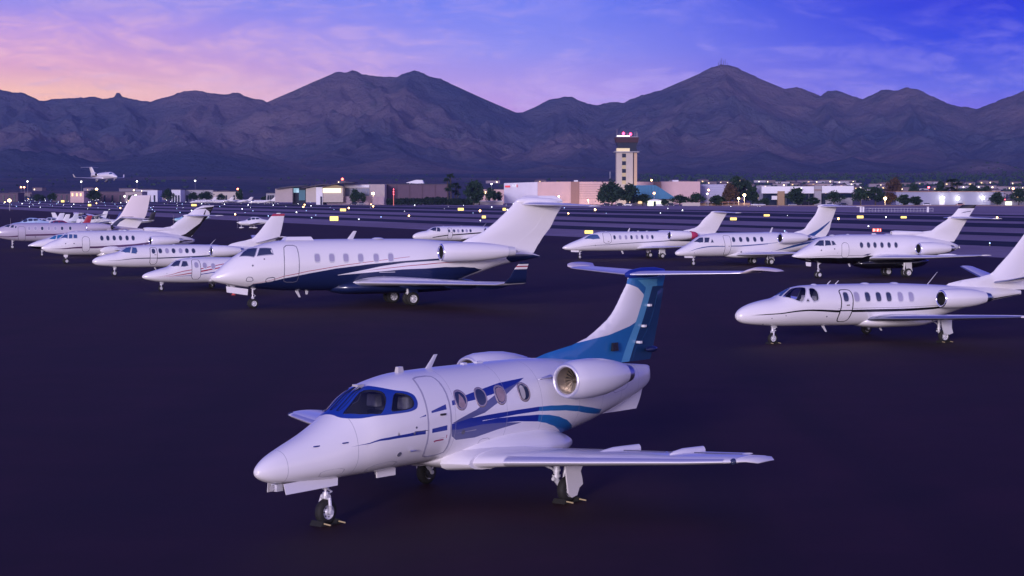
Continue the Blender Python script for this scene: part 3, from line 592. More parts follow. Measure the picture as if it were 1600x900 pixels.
RBLUE = paint('rudder_blue_paint', (.012,.045,.13)); GBLUE = paint('grey_blue_paint', (.10,.11,.26)); ROYAL = paint('royal_blue_paint', (.012,.055,.42)); SWB = paint('swoosh_blue_paint', (.02,.07,.26)); BROWN = paint('plum_paint', (.10,.045,.12)); BLK = paint('glossy_black_paint', (.006,.006,.010), .2); GSTR = paint('grey_stripe_paint', (.10,.10,.17)); BEIGE = paint('beige_and_warm_lit_white', (.74,.66,.68)); MAGENTA = paint('magenta_red_paint', (.34,.02,.12))

def door(root, B, poly, mats=WHITE, w=.03, m=SEAL, off=.004, handle=None, decals=()):
    d = patch('cabin_door', B, poly, mats, root, off, decals=decals, step=.12); ring('door_seam', B, poly, w, m, d, off+.003)
    if handle:
        s, th = handle; p = B.P(s, th)+B.N(s, th)*.015; g = G(); g.box(-p[0]-.07, p[1]-.015, p[2]-.018, -p[0]+.07, p[1]+.015, p[2]+.018); g.out('door_handle', DARKM, d)
    return d
def cabin_windows(root, B, lst, w, h, glass_=DGLASS, frame=GREYW, fw=.035, shade=None, off=.006, p=2.6):
    for i, (s, th) in enumerate(lst):
        z = float(B.P(s, th)[2]); q = oval(B, s, z, w, h, p=p); m = SHADE if shade and i in shade else glass_
        o = patch('cabin_window', B, q, m, root, off, step=.12); ring('window_frame', B, q, fw, frame, o, off+.003)
def aero(root, B, wingsec, mt, le=CHROME, aileron=None, left_only=False, seam=True, wm=None, mi=None):
    for side in (1, -1):
        w = wing('wing', wingsec, wm or mt, root, side, mi_sec=mi); ws = [q for q in wingsec if q[5] < 40]
        if le: wing('leading_edge', ws, le, w, side, 0, .085, .004)
        a = [ (sl+ch*.70, ch*.31, y, z, .10*ch*.0+.2*t, c) for (sl, ch, y, z, t, c) in ws]
        i0, i1 = ws[0], ws[-1]; lerp = lambda k: tuple(i0[q]+(i1[q]-i0[q])*k for q in range(6))
        for (k0, k1, nm) in ((.12, .60, 'flap'), (.62, .93, 'aileron')):
            ss_ = []
            for k in (k0, k1): q = lerp(k); ss_.append((q[0]+q[1]*.74, q[1]*.275, q[2], q[3]+.006, q[4]*1.45, q[5]))
            wing(nm, ss_, mt, w, side)
def tailplane(root, secs, mt, le=CHROME, sides=(1, -1)):
    for side in sides:
        t = wing('tailplane', secs, mt, root, side)
        if le: wing('leading_edge', secs, le, t, side, 0, .09, .003)

# ================================================================== the near jet
B = BODY['phenom']; J = jet('phenom', 'nearest light jet, white with blue swooshes, teal fin and royal blue windscreen surround')
SUR = [(1.85,103.6),(2.66,104.0),(2.66,88),(2.74,71.5),(2.85,62.1),(2.96,55.2),(3.28,46.4),(3.42,38.3),(3.43,26.5),(3.37,21),(3.24,19.6),(2.89,22.2),(2.55,27),(2.12,43.2),(1.84,68.3)]
SURB = paint('surround_blue_paint', (.010,.042,.30))
SUR = [(1.84,90)]+rounded([(1.84,86),(1.84,68.3),(1.96,54),(2.12,43.2),(2.32,34),(2.58,27),(2.90,22.6),(3.20,20.2),(3.37,21.4),(3.43,28),(3.41,38.3),(3.27,46.0),(3.06,52),(2.90,60),(2.76,71.5),(2.67,86)], 2)[1:-1]+[(2.66,90)]
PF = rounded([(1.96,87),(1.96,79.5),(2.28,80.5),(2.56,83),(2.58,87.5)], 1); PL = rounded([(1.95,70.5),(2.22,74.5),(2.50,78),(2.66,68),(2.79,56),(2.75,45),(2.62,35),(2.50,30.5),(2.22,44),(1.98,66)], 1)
PSd = rounded([(2.98,50),(3.20,43.5),(3.32,36.5),(3.33,28),(3.26,24),(3.05,24.5),(2.78,27.5),(2.76,30)], 2)
W4 = [[(4.45,32.8),(4.60,34.6),(4.73,28),(4.75,20),(4.70,13.5),(4.60,10.4),(4.47,12.5),(4.42,22)],[(5.05,32.5),(5.20,34.2),(5.31,28),(5.33,20),(5.30,13.8),(5.20,10.3),(5.06,12.5),(5.01,22)],[(5.63,31.8),(5.79,34.0),(5.90,28),(5.92,20),(5.88,13.5),(5.79,9.9),(5.65,12),(5.60,22)],[(6.33,30.7),(6.49,33.6),(6.62,28),(6.65,20),(6.62,13.2),(6.52,9.5),(6.36,12),(6.31,22)]]
W4 = [rounded(q, 2) for q in W4]
DEC = [([(6.64,40.3),(5.61,11.6),(5.23,3.4),(4.51,-2.5),(4.28,-1.5),(4.99,8.0),(5.68,24.0)],2),
 ([(4.27,-8.0),(5.61,-9.4),(6.38,-14.6),(5.66,-19.2),(5.01,-25.7),(4.46,-24.8),(4.31,-18.2)],2),
 ([(4.33,22.4),(4.9,28.2),(5.85,37.4),(6.64,40.3),(6.3,33),(5.88,26.8),(5.5,23),(5.03,19.6),(4.32,16.9)],1),([(3.38,10.8),(3.57,12.5),(3.57,10.7)],1),
 ([(1.79,12.6),(2.2,5.2),(2.62,1.3),(3.1,-1.4),(3.55,-3.0),(3.55,-8.2),(3.1,-5.2),(2.62,-1.2),(2.2,4.0)],1),
 ([(4.27,-2.3),(4.75,.2),(5.61,1.0),(6.23,1.3),(6.9,1.2),(6.9,-3.6),(6.23,-3.4),(5.16,-4.9),(5.16,-4.2),(5.6,-4.2),(6.3,-5.8),(6.9,-8.0),(6.9,-17.6),(6.26,-12.4),(5.18,-9.0),(4.46,-10.6),(4.27,-9.0)],1),
 ([(6.9,1.2),(7.3,.2),(7.8,-3),(8.33,-9),(8.9,-20),(9.39,-33),(9.41,-45),(8.8,-29),(8.3,-17.6),(7.8,-10.4),(7.3,-6),(6.9,-3.6)],3),
 ([(6.9,-8.0),(7.25,-11),(7.6,-17),(7.95,-27),(8.25,-41),(8.55,-62),(8.6,-74),(8.25,-74),(8.1,-60),(7.85,-45),(7.55,-32),(7.2,-22.5),(6.9,-17.6)],3)]
DOOR = [(3.65,64.9),(4.12,64.0),(4.20,54),(4.23,36),(4.24,17.5),(4.25,-7.3),(4.27,-33.6),(4.25,-46),(3.70,-47.6),(3.63,-30),(3.62,-9),(3.61,27),(3.62,52)]
seamring = [([(s, -88), (s+.008, -88), (s+.008, 88), (s, 88)], 4) for s in (.52, 1.95)]+[([(s, -60), (s+.007, -60), (s+.007, 88), (s, 88)], 4) for s in (4.38, 5.9, 7.0, 8.3, 9.3, 10.2, 11.1)]+[([(5.0,-14),(5.0,-15.2),(4.4,-15.2)],4)]
SEAML = mat('panel_line', (.34,.33,.40), .5)
fus = skin('fuselage', B, J, [WHITE, BLUE, GBLUE, FBLUE, SEAML], DEC+seamring, [PF, PL, PSd], ds=.10, dth=5)
ll = skin('cabin_lining', B, J, mat('cabin_grey', (.30,.28,.30), .8), (), [PF, PL, PSd], ds=.2, dth=7.5, off=-.035, s0=0, s1=4.6)
SURF = patch('windscreen_surround', B, SUR, SURB, J, .003, [PF, PL, PSd], .06); SURM = patch('windscreen_surround', B, SUR, SURB, J, .003, [PF, PL, PSd], .06, side=-1)
CG = glass('cockpit_glass', (.80,.84,.95), .8)
for sd in (1, -1):
    for q in (PF, PL, PSd): w_ = patch('windscreen_pane', B, q, mat('painted_sky_reflection_pane', (.010,.04,.27), .12, coat=1.) if q is PF else CG, J, -.006, step=.08, side=sd); ring('pane_seal', B, q, .018, BLACK, w_, .007, sd)  # front pane: the sky reflection is put into its opaque blue colour
door(J, B, rounded(DOOR, 1), [WHITE, BLUE, MAGENTA], .045, mat('door_seam_light', (.36,.35,.46), .35), .004, (4.02, 9), [([(3.72,12.6),(3.72,14.8),(4.14,19.6),(4.14,13.7)],1),([(3.72,-8.6),(3.72,-3.4),(4.14,-2.6),(4.14,-8.6)],1),([(3.80,-20.2),(3.86,-19.2),(4.08,-19.4),(4.08,-21.4),(3.86,-21.4),(3.84,-22.6)],2),([(4.14,-14.5),(4.16,-14.5),(4.16,-19),(4.14,-19)],2),([(3.96,-17.8),(4.10,-17.2),(4.10,-17.5),(3.96,-18.1)],2)])
CURT = mat('tan_curtain', (.34,.24,.26), .5, var=.2, scale=9, coat=.6); PALEW = mat('lit_cabin_side', (.48,.46,.46), .3, coat=.8)
for i, q in enumerate(W4):
    wdw = patch('cabin_window', B, q, DGLASS, J, .004, step=.05)
    c = (sum(p[0] for p in q)/len(q), sum(p[1] for p in q)/len(q)); f = lambda k, dx=0., sx=1.: [(c[0]+dx+(p[0]-c[0])*k*sx, c[1]+(p[1]-c[1])*k) for p in q]
    if i == 0: patch('curtain', B, [(c[0]-.10,c[1]-6),(c[0]-.02,c[1]+8),(c[0]+.06,c[1]+2),(c[0]+.12,c[1]-9),(c[0]-.02,c[1]-10)], CURT, wdw, .006, step=.05)
    if i == 2: patch('curtain', B, f(.8), CURT, wdw, .006, step=.05)
    if i == 3: patch('curtain', B, f(.8, -.05, .55), PALEW, wdw, .006, step=.05)
    ring('window_frame', B, q, .045, mat('window_rim', (.50,.42,.42), .2, .6), wdw, .007)
for q in ([(1.2,-20),(1.2,-46),(1.7,-46),(1.7,-22)],[(8.9,40),(8.9,66),(9.6,64),(9.6,38)],[(9.7,-8),(9.7,22),(10.5,22),(10.5,-8)],[(2.3,-40),(2.3,-60),(3.0,-60),(3.0,-40)],[(5.2,-40),(5.2,-30),(5.5,-30),(5.5,-40)]): ring('access_panel_seam', B, rounded(q, 1), .012, SEAML, J, .003)
# cockpit
for sd in (1, -1):
    g = G(); g.box(-3.40, sd*.40-.22, 1.30, -2.95, sd*.40+.22, 1.46, taper=.03); g.box(-3.54, sd*.40-.20, 1.42, -3.38, sd*.40+.20, 1.92, taper=.03)
    st_ = g.out('cockpit_seat', CARPET, J, False); mod = st_.modifiers.new('b', 'BEVEL'); mod.width = .03; mod.segments = 3
    g = G(); g.box(-3.52, sd*.40-.14, 1.98, -3.34, sd*.40+.14, 2.23, taper=.01); hr = g.out('headrest', LEATHER, st_); mod = hr.modifiers.new('b', 'BEVEL'); mod.width = .04; mod.segments = 4
g = G(); g.box(-2.40, -.46, 1.2, -2.15, .46, 1.90, taper=.03); g.box(-2.20, -.36, 1.70, -2.05, .36, 1.82, taper=.03); g.out('instrument_panel', CARPET, J)
g = G(); g.box(-3.6, -.45, 1.04, -2.0, .45, 1.08); g.out('cockpit_floor', CARPET, J)
g = G(); g.box(-3.74, -.66, 1.6, -3.72, -.25, 2.25); g.out('cabin_partition', PALEW, J)
# wings, belly
BF = Body([(4.1,.92,.92,0,.92),(4.35,1.05,.80,.36,.93),(4.8,1.22,.70,.66,.92),(5.4,1.38,.64,.88,.9),(6.2,1.47,.60,.96,.88),(7.0,1.44,.60,.96,.88),(7.6,1.33,.62,.88,.88),(8.1,1.15,.68,.70,.88),(8.5,1.0,.78,.42,.88),(8.75,.92,.88,0,.9)], 2.2, 2.2)
skin('belly_fairing', BF, J, WHITE, ds=.15, dth=9)
WS = [(4.62,2.55,.70,.86,.15,3),(4.98,2.24,1.5,.90,.14,3),(5.45,1.82,3.0,.985,.13,4),(6.0,1.40,4.9,1.10,.12,4),(6.24,1.20,5.62,1.15,.11,5),(6.33,1.10,5.80,1.16,.09,6)]
for side in (1, -1):
    w = wing('wing', WS, WHITE, J, side); wing('leading_edge', WS[1:-1], CHROME, w, side, 0, .10, .004)
    lerp = lambda k: tuple(WS[1][q]+(WS[4][q]-WS[1][q])*k for q in range(6))
    for (k0, k1, nm, up) in ((.04, .58, 'flap', 0.), (.60, .97, 'aileron', .02)):
        ss_ = []
        for k in (k0, k1): q = lerp(k); ss_.append((q[0]+q[1]*.73, q[1]*.30, q[2], q[3]+.012+up, q[4]*1.3, q[5]))
        wing(nm, ss_, WHITE, w, side)
    for (k0, k1) in ((.04,.585),(.60,.97)):
        a_, b_ = [lerp(k) for k in (k0, k1)]; P_ = [L3((q[0]+q[1]*.715, side*q[2], q[3]+(naca(.715, q[4])+.015*4*.715*.285)*q[1]+.004)) for q in (a_, b_)]; g = G(); g.tube(P_[0], P_[1], .009, .009, 6); g.out('control_surface_gap', SEAL, w)
    for yy, s0, s1, z in ((2.95, 5.95, 7.35, 1.05), (4.45, 6.2, 7.35, 1.14)): canoe('flap_fairing', s0, s1, yy, z, .17, WHITE, w, side, .72, True)
    g = G(); g.v = []; tp = [(6.50,6.08,1.16),(6.95,6.20,1.12),(7.52,6.22,1.17),(7.48,6.06,1.19),(6.9,6.12,.98),(7.2,6.22,.95)]
    wing('wing_tip', [(6.32,1.10,5.78,1.16,.085,4),(6.56,.90,5.90,1.15,.07,-20),(6.88,.58,5.96,1.09,.06,-55)], WHITE, w, side)
    g = G(); g.lathe(L3((6.37, side*5.76, 1.155)), (1, side*.4, 0), [(-.06, .06), (0, .06), (.035, .05), (.06, .02), (.062, .002)], 16); g.out('navigation_light', DGLASS, w, True)
    wing('fillet', [(4.35,2.9,.45,.86,.17,0),(4.62,2.55,.95,.86,.15,3)], WHITE, w, side)
# tail
FR = [(2.34,7.5,11.84,.03),(2.6,7.62,11.95,.03),(2.68,8.0,11.97,.032),(2.76,8.55,12.0,.036),(2.85,9.2,12.03,.045),(2.95,9.56,12.06,.055),(3.12,9.93,12.12,.075),(3.35,10.36,12.19,.10),(3.6,10.62,12.26,.105),(3.85,10.82,12.33,.105),(4.07,11.0,12.40,.11),(4.2,11.04,12.45,.12),(4.27,11.08,12.45,.08)]
FD = [([(6.8,2.2),(6.8,2.75),(9.23,2.86),(9.74,2.92),(10.25,2.97),(11.0,3.12),(11.35,3.24),(11.52,3.4),(11.58,3.64),(11.52,3.8),(11.3,3.95),(10.95,4.06),(10.7,4.4),(12.8,4.4),(12.8,2.2)],1),([(11.35,3.0),(11.62,3.4),(11.68,3.7),(11.6,3.95),(11.3,4.12),(12.1,4.12),(11.85,3.5),(11.42,2.5)],2),([(10.9,4.16),(10.8,4.4),(12.8,4.4),(12.6,4.2)],3),([(10.72,2.3),(11.2,3.14),(11.62,3.94),(11.95,4.1),(12.1,4.0),(11.47,2.9),(11.0,2.2),(10.7,2.2)],2),([(10.98,2.2),(11.47,3.14),(11.89,3.96),(12.7,3.96),(12.7,2.2)],4)]
fn = fin('fin', FR, [WHITE, FBLUE, LBLUE, BLUE, RBLUE], J, FD)
RRr = [(r[0], r[1], r[2]+.03, r[3]*1.04) for r in FR if 2.3 < r[0] < 3.95]; RRr[-1] = (3.9, RRr[-1][1]+.06, RRr[-1][2]+.02, .115)
rd_ = fin('rudder', RRr, RBLUE, fn, x0=.84, x1=1., grow=.008)
for z in (2.75, 3.1, 3.55): g = G(); g.box(-11.40-(z-2.75)*.45, -.13, z-.025, -11.32-(z-2.75)*.45, .13, z+.025); g.out('hinge_bracket', WHITE, rd_)
g = G(); g.lathe(L3((11.45, .17, 2.58)), (-1, 0, 0), [(0,.02),(.1,.06),(.3,.075),(.42,.04),(.45,.01)], 14); g.out('tail_light_fairing', NAVY, fn, True)
g = G(); g.box(-10.48, .10, 2.62, -10.28, .165, 2.80, taper=.01); g.out('cooling_inlet', BLACK, fn)
TS = [(11.0,1.30,.0,4.25,.075,0),(11.35,1.16,.9,4.27,.07,0),(11.85,.95,2.1,4.3,.065,0),(11.96,.88,2.31,4.31,.06,0)]
for side in (1, -1):
    t = wing('tailplane', TS, BEIGE, J, side); wing('leading_edge', TS, CHROME, t, side, 0, .08, .003)  # warm light put into the white tailplane's tint, offsetting blue sky light
    wing('tailplane_tip', [(12.0,.88,2.30,4.31,.09,0),(11.98,1.0,2.41,4.34,.10,18),(12.08,.98,2.50,4.385,.08,25),(12.45,.72,2.57,4.36,.05,10),(12.88,.36,2.62,4.32,.04,0)], BEIGE, t, side)
    wing('elevator', [(12.02,.34,.15,4.262,.14,0),(12.58,.26,2.35,4.315,.14,0)], BEIGE, t, side)
g = G(); g.lathe(L3((10.93, 0, 4.24)), (-1, 0, .03), [(0,.005),(.04,.05),(.2,.10),(.6,.13),(1.1,.11),(1.45,.05),(1.5,.01)], 18); bl_ = g.out('tail_bullet', BLUE, J, True)
fin('ventral_fin', [(1.28,10.0,11.36,.03),(1.5,10.0,11.5,.05),(1.75,10.1,11.6,.05)], WHITE, J)
for side in (1, -1):
    engine(J, 7.14, 1.30, 2.29, .348, 1.90, side, WHITE, n=48, chunky=1.02); pylon(J, 7.55, .5, 1.1, 2.22, 1.35, side, WHITE)
g = G(); g.tube(L3((6.75,.95,2.33)), L3((7.3,.80,2.33)), .012, .05, 8); g.out('pylon_strake', CHROME, J, True)
nose_gear(J, 1.73, .92, .235, .16, doors=[(.50,1.85,.20,.90,.92,.19),(.50,1.85,-.20,.90,.92,.19)], mt=WHITE)
for sd in (1, -1):
    main_gear(J, 6.5, 1.85, .82, .255, .17, sd, plate=[(6.22,.86),(6.78,.84),(6.80,.70),(6.74,.60),(6.80,.45),(6.83,.33),(6.72,.27),(6.66,.13),(6.50,.10),(6.38,.20),(6.33,.40)])
g = G(); g.box(-.60, -.08, .76, -.44, .08, .88, taper=.01); g.tube(L3((.40,.0,.82)), L3((.45,0,.82)), .055, .055, 16, 1); g.out('taxi_light', [STEEL, CHROME], J)
blade(J, 4.38, 2.64, .27, .20, 1.1); g = G(); g.box(-3.78, -.05, 2.62, -3.62, .05, 2.74, taper=.015); g.out('beacon', PALEW, J)
for s_, z_, h_ in ((3.0,.86,.10),(6.3,.62,.13)): blade(J, s_, z_, h_, .12, .3, down=True)
for s_, w_ in ((5.5,.12),(5.9,.2),(9.6,.12)): g = G(); zt_ = float(B.P(s_, 90)[2]); g.box(-s_-w_, -.05, zt_-.02, -s_, .05, zt_+.03, taper=.01); g.out('antenna', GREYW, J)
g = G(); g.box(-3.45, .10, .72, -2.95, .13, .86); g.out('belly_strake', WHITE, J)
for (s_, th_) in ((1.15, 38), (1.7, 22)): p_ = B.P(s_, th_)+B.N(s_, th_)*.012; g = G(); g.box(-p_[0]-.07, p_[1]-.012, p_[2]-.01, -p_[0]+.07, p_[1]+.012, p_[2]+.012); g.out('static_sensor', BLUE, J)
for (s_, th_, r_) in ((3.25,-3.5,.022),(2.95,-29,.05),(4.62,-15,.045),(5.72,-62,.06),(3.3,2,.02)):
    p_ = B.P(s_, th_); n_ = B.N(s_, th_); g = G(); g.lathe(L3(p_), L3(n_), [(-.01, r_), (.008, r_), (.012, r_*.6), (.004, r_*.5), (.004, .001)], 16); g.out('service_port', SEAL, J, True)
p_ = B.P(3.3, -28); g = G(); g.tube(L3((3.2, p_[1]+.02, p_[2])), L3((3.3, p_[1]+.07, p_[2])), .02, .012, 8); g.tube(L3((3.3, p_[1]+.07, p_[2])), L3((3.12, p_[1]+.10, p_[2])), .012, .008, 8); g.out('pitot_probe', ALU, J, True)
for sd in (1,): p_ = B.P(3.35, -2); g = G(); g.tube(L3((3.25, p_[1]+.006, p_[2])), L3((3.62, p_[1]+.01, p_[2]-.01)), .006, .006, 6); g.out('sensor_vane', SEAL, J, True)
g = G(); g.box(-2.62, -.02, 2.46, -2.45, .12, 2.50); g.out('wiper', PALEW, J)

# wheel chocks, each with a yellow rope handle
YEL = mat('faded_yellow', (.50,.40,.22), .6); CHK = mat('chock_rubber', (.012,.012,.012), .85)
def chock(key, s, y, r, where, rz=0.):
    x0, y0, a = POSE[key]; fw = Vector((-math.cos(a), -math.sin(a), 0)); lf = Vector((-fw.y, fw.x, 0)); p = Vector((x0, y0, 0))-fw*s+lf*y
    o = empty('wheel_chock', (p.x, p.y, 0), PI+a, 'black chock pair with rods at '+where, 'wheel chock', 'wheel chocks under the parked jets')
    g = G()
    for sg in (1, -1):
        M = Matrix.Translation((sg*(r*.80), .15, 0)) @ Matrix.Rotation(PI/2, 4, 'X'); g.prism([(-.08,.001),(.08,.001),(.02,.09),(-.02,.09)], .30, M)
    g.box(-r*.8, .125, .002, r*.8, .145, .02); g.out('wedge', CHK, o)
    for sg in (1, -1): g = G(); g.tube((sg*r*.8, .15, .05), (sg*r*.8, .31, .04), .014, .014, 8); g.out('rod', YEL, o, True)
chock('phenom', 1.73, 0, .235, 'the nose wheel of the nearest jet'); chock('phenom', 6.5, 1.85, .255, 'the port main wheel of the nearest jet')
# ================================================================== the other business jets
def rect(s0, s1, z0, z1, k=.06): return [(s0,z1),(s1,z1),(s1+.02,z0+(z1-z0)*.4),(s1+.10,z0+.06),(s1-.10,z0),(s0+.20,z0+.05),(s0+.08,z0+(z1-z0)*.5)]
def band(pts, w0, w1, below=True):                     # a stripe polygon below/above a traced edge, widths in degrees
    n = len(pts); lo = [(s, t-(w0+(w1-w0)*i/(n-1))) for i, (s, t) in enumerate(pts)]; return pts+lo[::-1]
def standard(key, label, c):
    B = BODY[c.get('body', key)]; J = jet(key, label); mt = c.get('mt', WHITE)
    skin('fuselage', B, J, c['mats'], c.get('dec', ()), c.get('holes', ()), ds=c.get('ds', .2), dth=7.5)
    for q in c.get('ws', ()):
        for sd in (1, -1):
            o = patch('windscreen_pane', B, q, c.get('glass', DGLASS), J, .006, step=.15, side=sd); ring('pane_frame', B, q, .04, c.get('wsf', GREYW), o, .009, sd)
    if 'door' in c: door(J, B, c['door'], c['mats'], c.get('doorw', .04), c.get('doorm', SEAL), .005, c.get('handle'), c.get('doordec', ()))
    if 'win' in c: cabin_windows(J, B, c['win'], c.get('ww', .30), c.get('wh', .42), c.get('wg', DGLASS), shade=c.get('shade'), fw=.045, p=c.get('wp', 2.4))
    aero(J, B, c['wing'], c.get('wmt', mt), c.get('le', CHROME), wm=c.get('wm'), mi=c.get('wmi'))
    if 'fairing' in c: skin('belly_fairing', Body(c['fairing'], 2.3, 2.3), J, c.get('fmt', mt), ds=.3, dth=11)
    f = fin('fin', c['fin'], c.get('fmats', [mt]), J, c.get('fdec', ())); 
    rows = c['fin']; hi = [r for r in rows if r[0] > c.get('rz', rows[0][0]+.3)]
    if len(hi) > 2: fin('rudder', [(r[0], r[1], r[2]+.02, r[3]) for r in hi[:-1]], c.get('fmats', [mt]), f, c.get('fdec', ()), .74, 1., .006)
    tailplane(J, c['stab'], c.get('smt', mt), c.get('le', CHROME))
    if 'bullet' in c:
        s, z, L, r = c['bullet']; g = G(); g.lathe(L3((s, 0, z)), (-1, 0, 0), [(0,.01),(.04*L,r*.55),(.16*L,r*.9),(.4*L,r),(.75*L,r*.7),(L,.02)], 18); g.out('tail_bullet', mt, J, True)
    if 'eng' in c:
        s, y, z, r, L = c['eng']
        for sd in (1, -1): engine(J, s, y, z, r, L, sd, c.get('emt', mt), detail=False, n=28, noz=c.get('noz', ALU)); pylon(J, s+.45, B.w(math.sqrt(s))*.6, y-.2, z-.02, L*.6, sd, mt)
    nose_gear(J, c['ng'][0], c['ng'][1], c['ng'][2], c['ng'][3], c.get('ntwin', False), doors=c.get('ngd'), mt=c.get('ndm', mt))
    s, y, z, r, w = c['mg']
    for sd in (1, -1): main_gear(J, s, y, z, r, w, sd, rect(s-.30, s+.26, r*c.get('gdz', 1.15), z+.02), twin=c.get('mtwin', False), mt=c.get('gdm', GREYW), trail=c.get('trail', True))
    for (s, h, ch, sw) in c.get('ant', ()): blade(J, s, float(B.P(s, 90)[2]), h, ch, sw)
    for (s, h, ch, sw) in c.get('ant2', ()): blade(J, s, float(B.P(s, -90)[2]), h, ch, sw, down=True)
    for (s, w, h) in c.get('domes', ()):
        z = float(B.P(s, 90)[2]); g = G(); g.lathe((-s, 0, z-.02), (0, 0, 1), [(0, w), (h*.6, w*.85), (h, w*.45), (h*1.05, .004)], 16); o = g.out('antenna_dome', GREYW, J, True)
    for (s, th, r) in c.get('ports', ()):
        p_ = B.P(s, th); n_ = B.N(s, th); g = G(); g.lathe(L3(p_), L3(n_), [(-.01, r), (.01, r), (.012, r*.5), (.012, .001)], 12); g.out('service_port', SEAL, J, True)
    return J, B

# --- large cabin jet with navy belly
RD2 = [(3.66,-20.6),(5.02,-10.2),(6.71,-1.2),(8.51,6.1),(10.8,15.4)]
cd = [([(2.08,-47.3),(3.68,-26.5),(5.03,-15.4),(6.53,-6.0),(8.36,1.1),(10.37,6.6),(12.47,11.3),(14.5,14),(16.9,12.5),(18.0,10),(19.3,8),(19.3,-8),(17.5,4),(15,8.5),(12.46,6.6),(10.51,3.0),(9.21,-2.5),(7.88,-11.8),(6.66,-20.4),(6.66,-21.3),(8.7,-15.3),(10.37,-10.4),(12.89,-8.7),(14.0,-13),(14.8,-24),(15.4,-45),(13.6,-66),(12,-95),(2.2,-95),(1.9,-70)],1),
      ([(17.0,14),(19.3,20),(19.3,-95),(17.6,-95),(16.9,-10)],1),
      ([(2.07,-45.6),(3.66,-20.0),(5.02,-9.7),(6.71,-.4),(8.51,7.0),(10.8,16.7),(10.8,15.8),(8.51,6.0),(6.71,-1.5),(5.02,-11),(3.66,-21.4),(2.07,-46.6)],2),
      ([(8.18,-12.1),(9.1,-8.1),(10.77,-2.3),(12.45,1.4),(14.34,2.5),(15.5,-2),(15.5,-3.4),(14.34,1),(12.45,0),(10.77,-3.5),(9.1,-9.1)],2)]
WSC = [[(1.45,62),(1.75,80),(2.02,87),(2.42,68),(2.19,42),(2.1,38)],[(2.52,64),(3.08,51.5),(3.12,32),(2.27,38)]]
J, B = standard('chall', 'large white cabin jet with navy belly, red pinstripe and striped upturned wing tips', dict(
 mats=[WHITE, NAVY, RED], dec=cd, ds=.2, ws=WSC, wsf=mat('windscreen_grey', (.30,.30,.42), .4), glass=DGLASS,
 door=rounded([(3.77,54.3),(4.42,51.5),(4.47,35),(4.47,0),(4.45,-25),(4.38,-38),(3.68,-38.2),(3.66,-20),(3.66,20)], 1), doordec=[([(3.66,-26.5),(4.6,-19.2),(4.6,-60),(3.5,-60)],1),([(3.5,-21.5),(3.66,-20.0),(4.6,-13.2),(4.6,-14.6),(3.66,-21.4)],2)],
 win=[(5.49,16.5),(6.31,16.0),(7.11,15.6),(7.95,15.0),(8.84,14.7),(9.69,15.3)], ww=.32, wh=.46, wg=SHADE, wp=3.2,
 wing=[(7.3,5.1,.6,1.22,.12,2),(7.95,4.4,1.3,1.27,.12,1),(9.9,2.9,4.6,1.33,.11,1),(12.15,1.45,9.2,1.42,.10,3),(12.38,1.25,9.55,1.50,.09,35),(12.62,.95,9.72,1.80,.08,68),(12.80,.72,9.88,2.22,.08,70),(12.88,.66,9.92,2.33,.08,70),(12.92,.62,9.95,2.39,.08,70),(12.99,.56,9.99,2.48,.08,70),(13.05,.5,10.03,2.56,.07,70)], wm=[WHITE, NAVY, RED], wmi=[0,0,0,0,1,1,0,2,0,1], wmt=WHITE, le=CHROME,
 fairing=[(6.4,1.0,1.0,0,1.0),(6.8,1.25,.72,.7,1.0),(7.6,1.42,.62,1.15,1.0),(10.5,1.45,.6,1.2,1.0),(13,1.4,.66,1.1,1.0),(14.6,1.3,.9,.6,1.1),(15.2,1.2,1.15,0,1.15)], fmt=NAVY,
 fin=[(2.7,13.6,18.9,.03),(3.2,14.2,19.2,.04),(3.57,14.9,19.45,.06),(3.8,15.5,19.65,.08),(4.16,16.1,19.95,.09),(4.8,16.9,20.3,.10),(5.34,17.5,20.65,.10),(5.62,17.75,20.7,.10),(5.80,18.05,20.5,.10),(5.92,18.4,20.2,.07)], fmats=[WHITE],
 noz=GREYW, stab=[(18.0,2.5,.0,5.44,.10,0),(18.3,2.2,.5,5.44,.09,0),(19.9,1.15,3.3,5.37,.08,0),(20.3,.8,3.9,5.35,.07,0)], bullet=(17.75,5.6,3.0,.26),
 eng=(12.35,1.72,2.86,.47,4.0), ng=(2.28,1.12,.25,.14), ntwin=True, ngd=[(.75,1.95,.26,1.20,1.02,.32)], mg=(10.75,1.5,.95,.37,.24), mtwin=True, gdm=NAVY, gdz=1.3,
 ant=[(7.6,.42,.36,.9)], ant2=[(4.6,.36,.2,.7),(5.2,.2,.2,.2)], domes=[(5.0,.16,.08),(9.4,.35,.09)], ports=[(2.0,15.2,.05),(2.62,24.9,.04),(9.3,-26,.06)]))
g = G(); g.box(-5.6, -.35, 3.55, -4.0, .35, 3.74, taper=.12); g.out('antenna_fairing', WHITE, J)
for sd in (1, -1):
    for yy, s0, s1, z in ((3.0,9.4,12.6,1.12),(5.2,11.0,13.4,1.2),(7.0,12.0,13.9,1.26)): canoe('flap_fairing', s0, s1, yy, z, .17, NAVY, J, sd, 1.1)
for q in ([(1.68,-35.8),(1.71,-15.6),(1.97,-18.1),(2.07,-33.4)], [(2.7,-40),(2.72,-25),(3.15,-22),(3.2,-34)]): ring('panel_seam', B, rounded(q, 1), .035, SEAL, J, .005)
g = G(); g.box(-9.9, 1.19, 1.80, -9.0, 1.24, 1.83); g.out('belly_strake', GREYW, J)

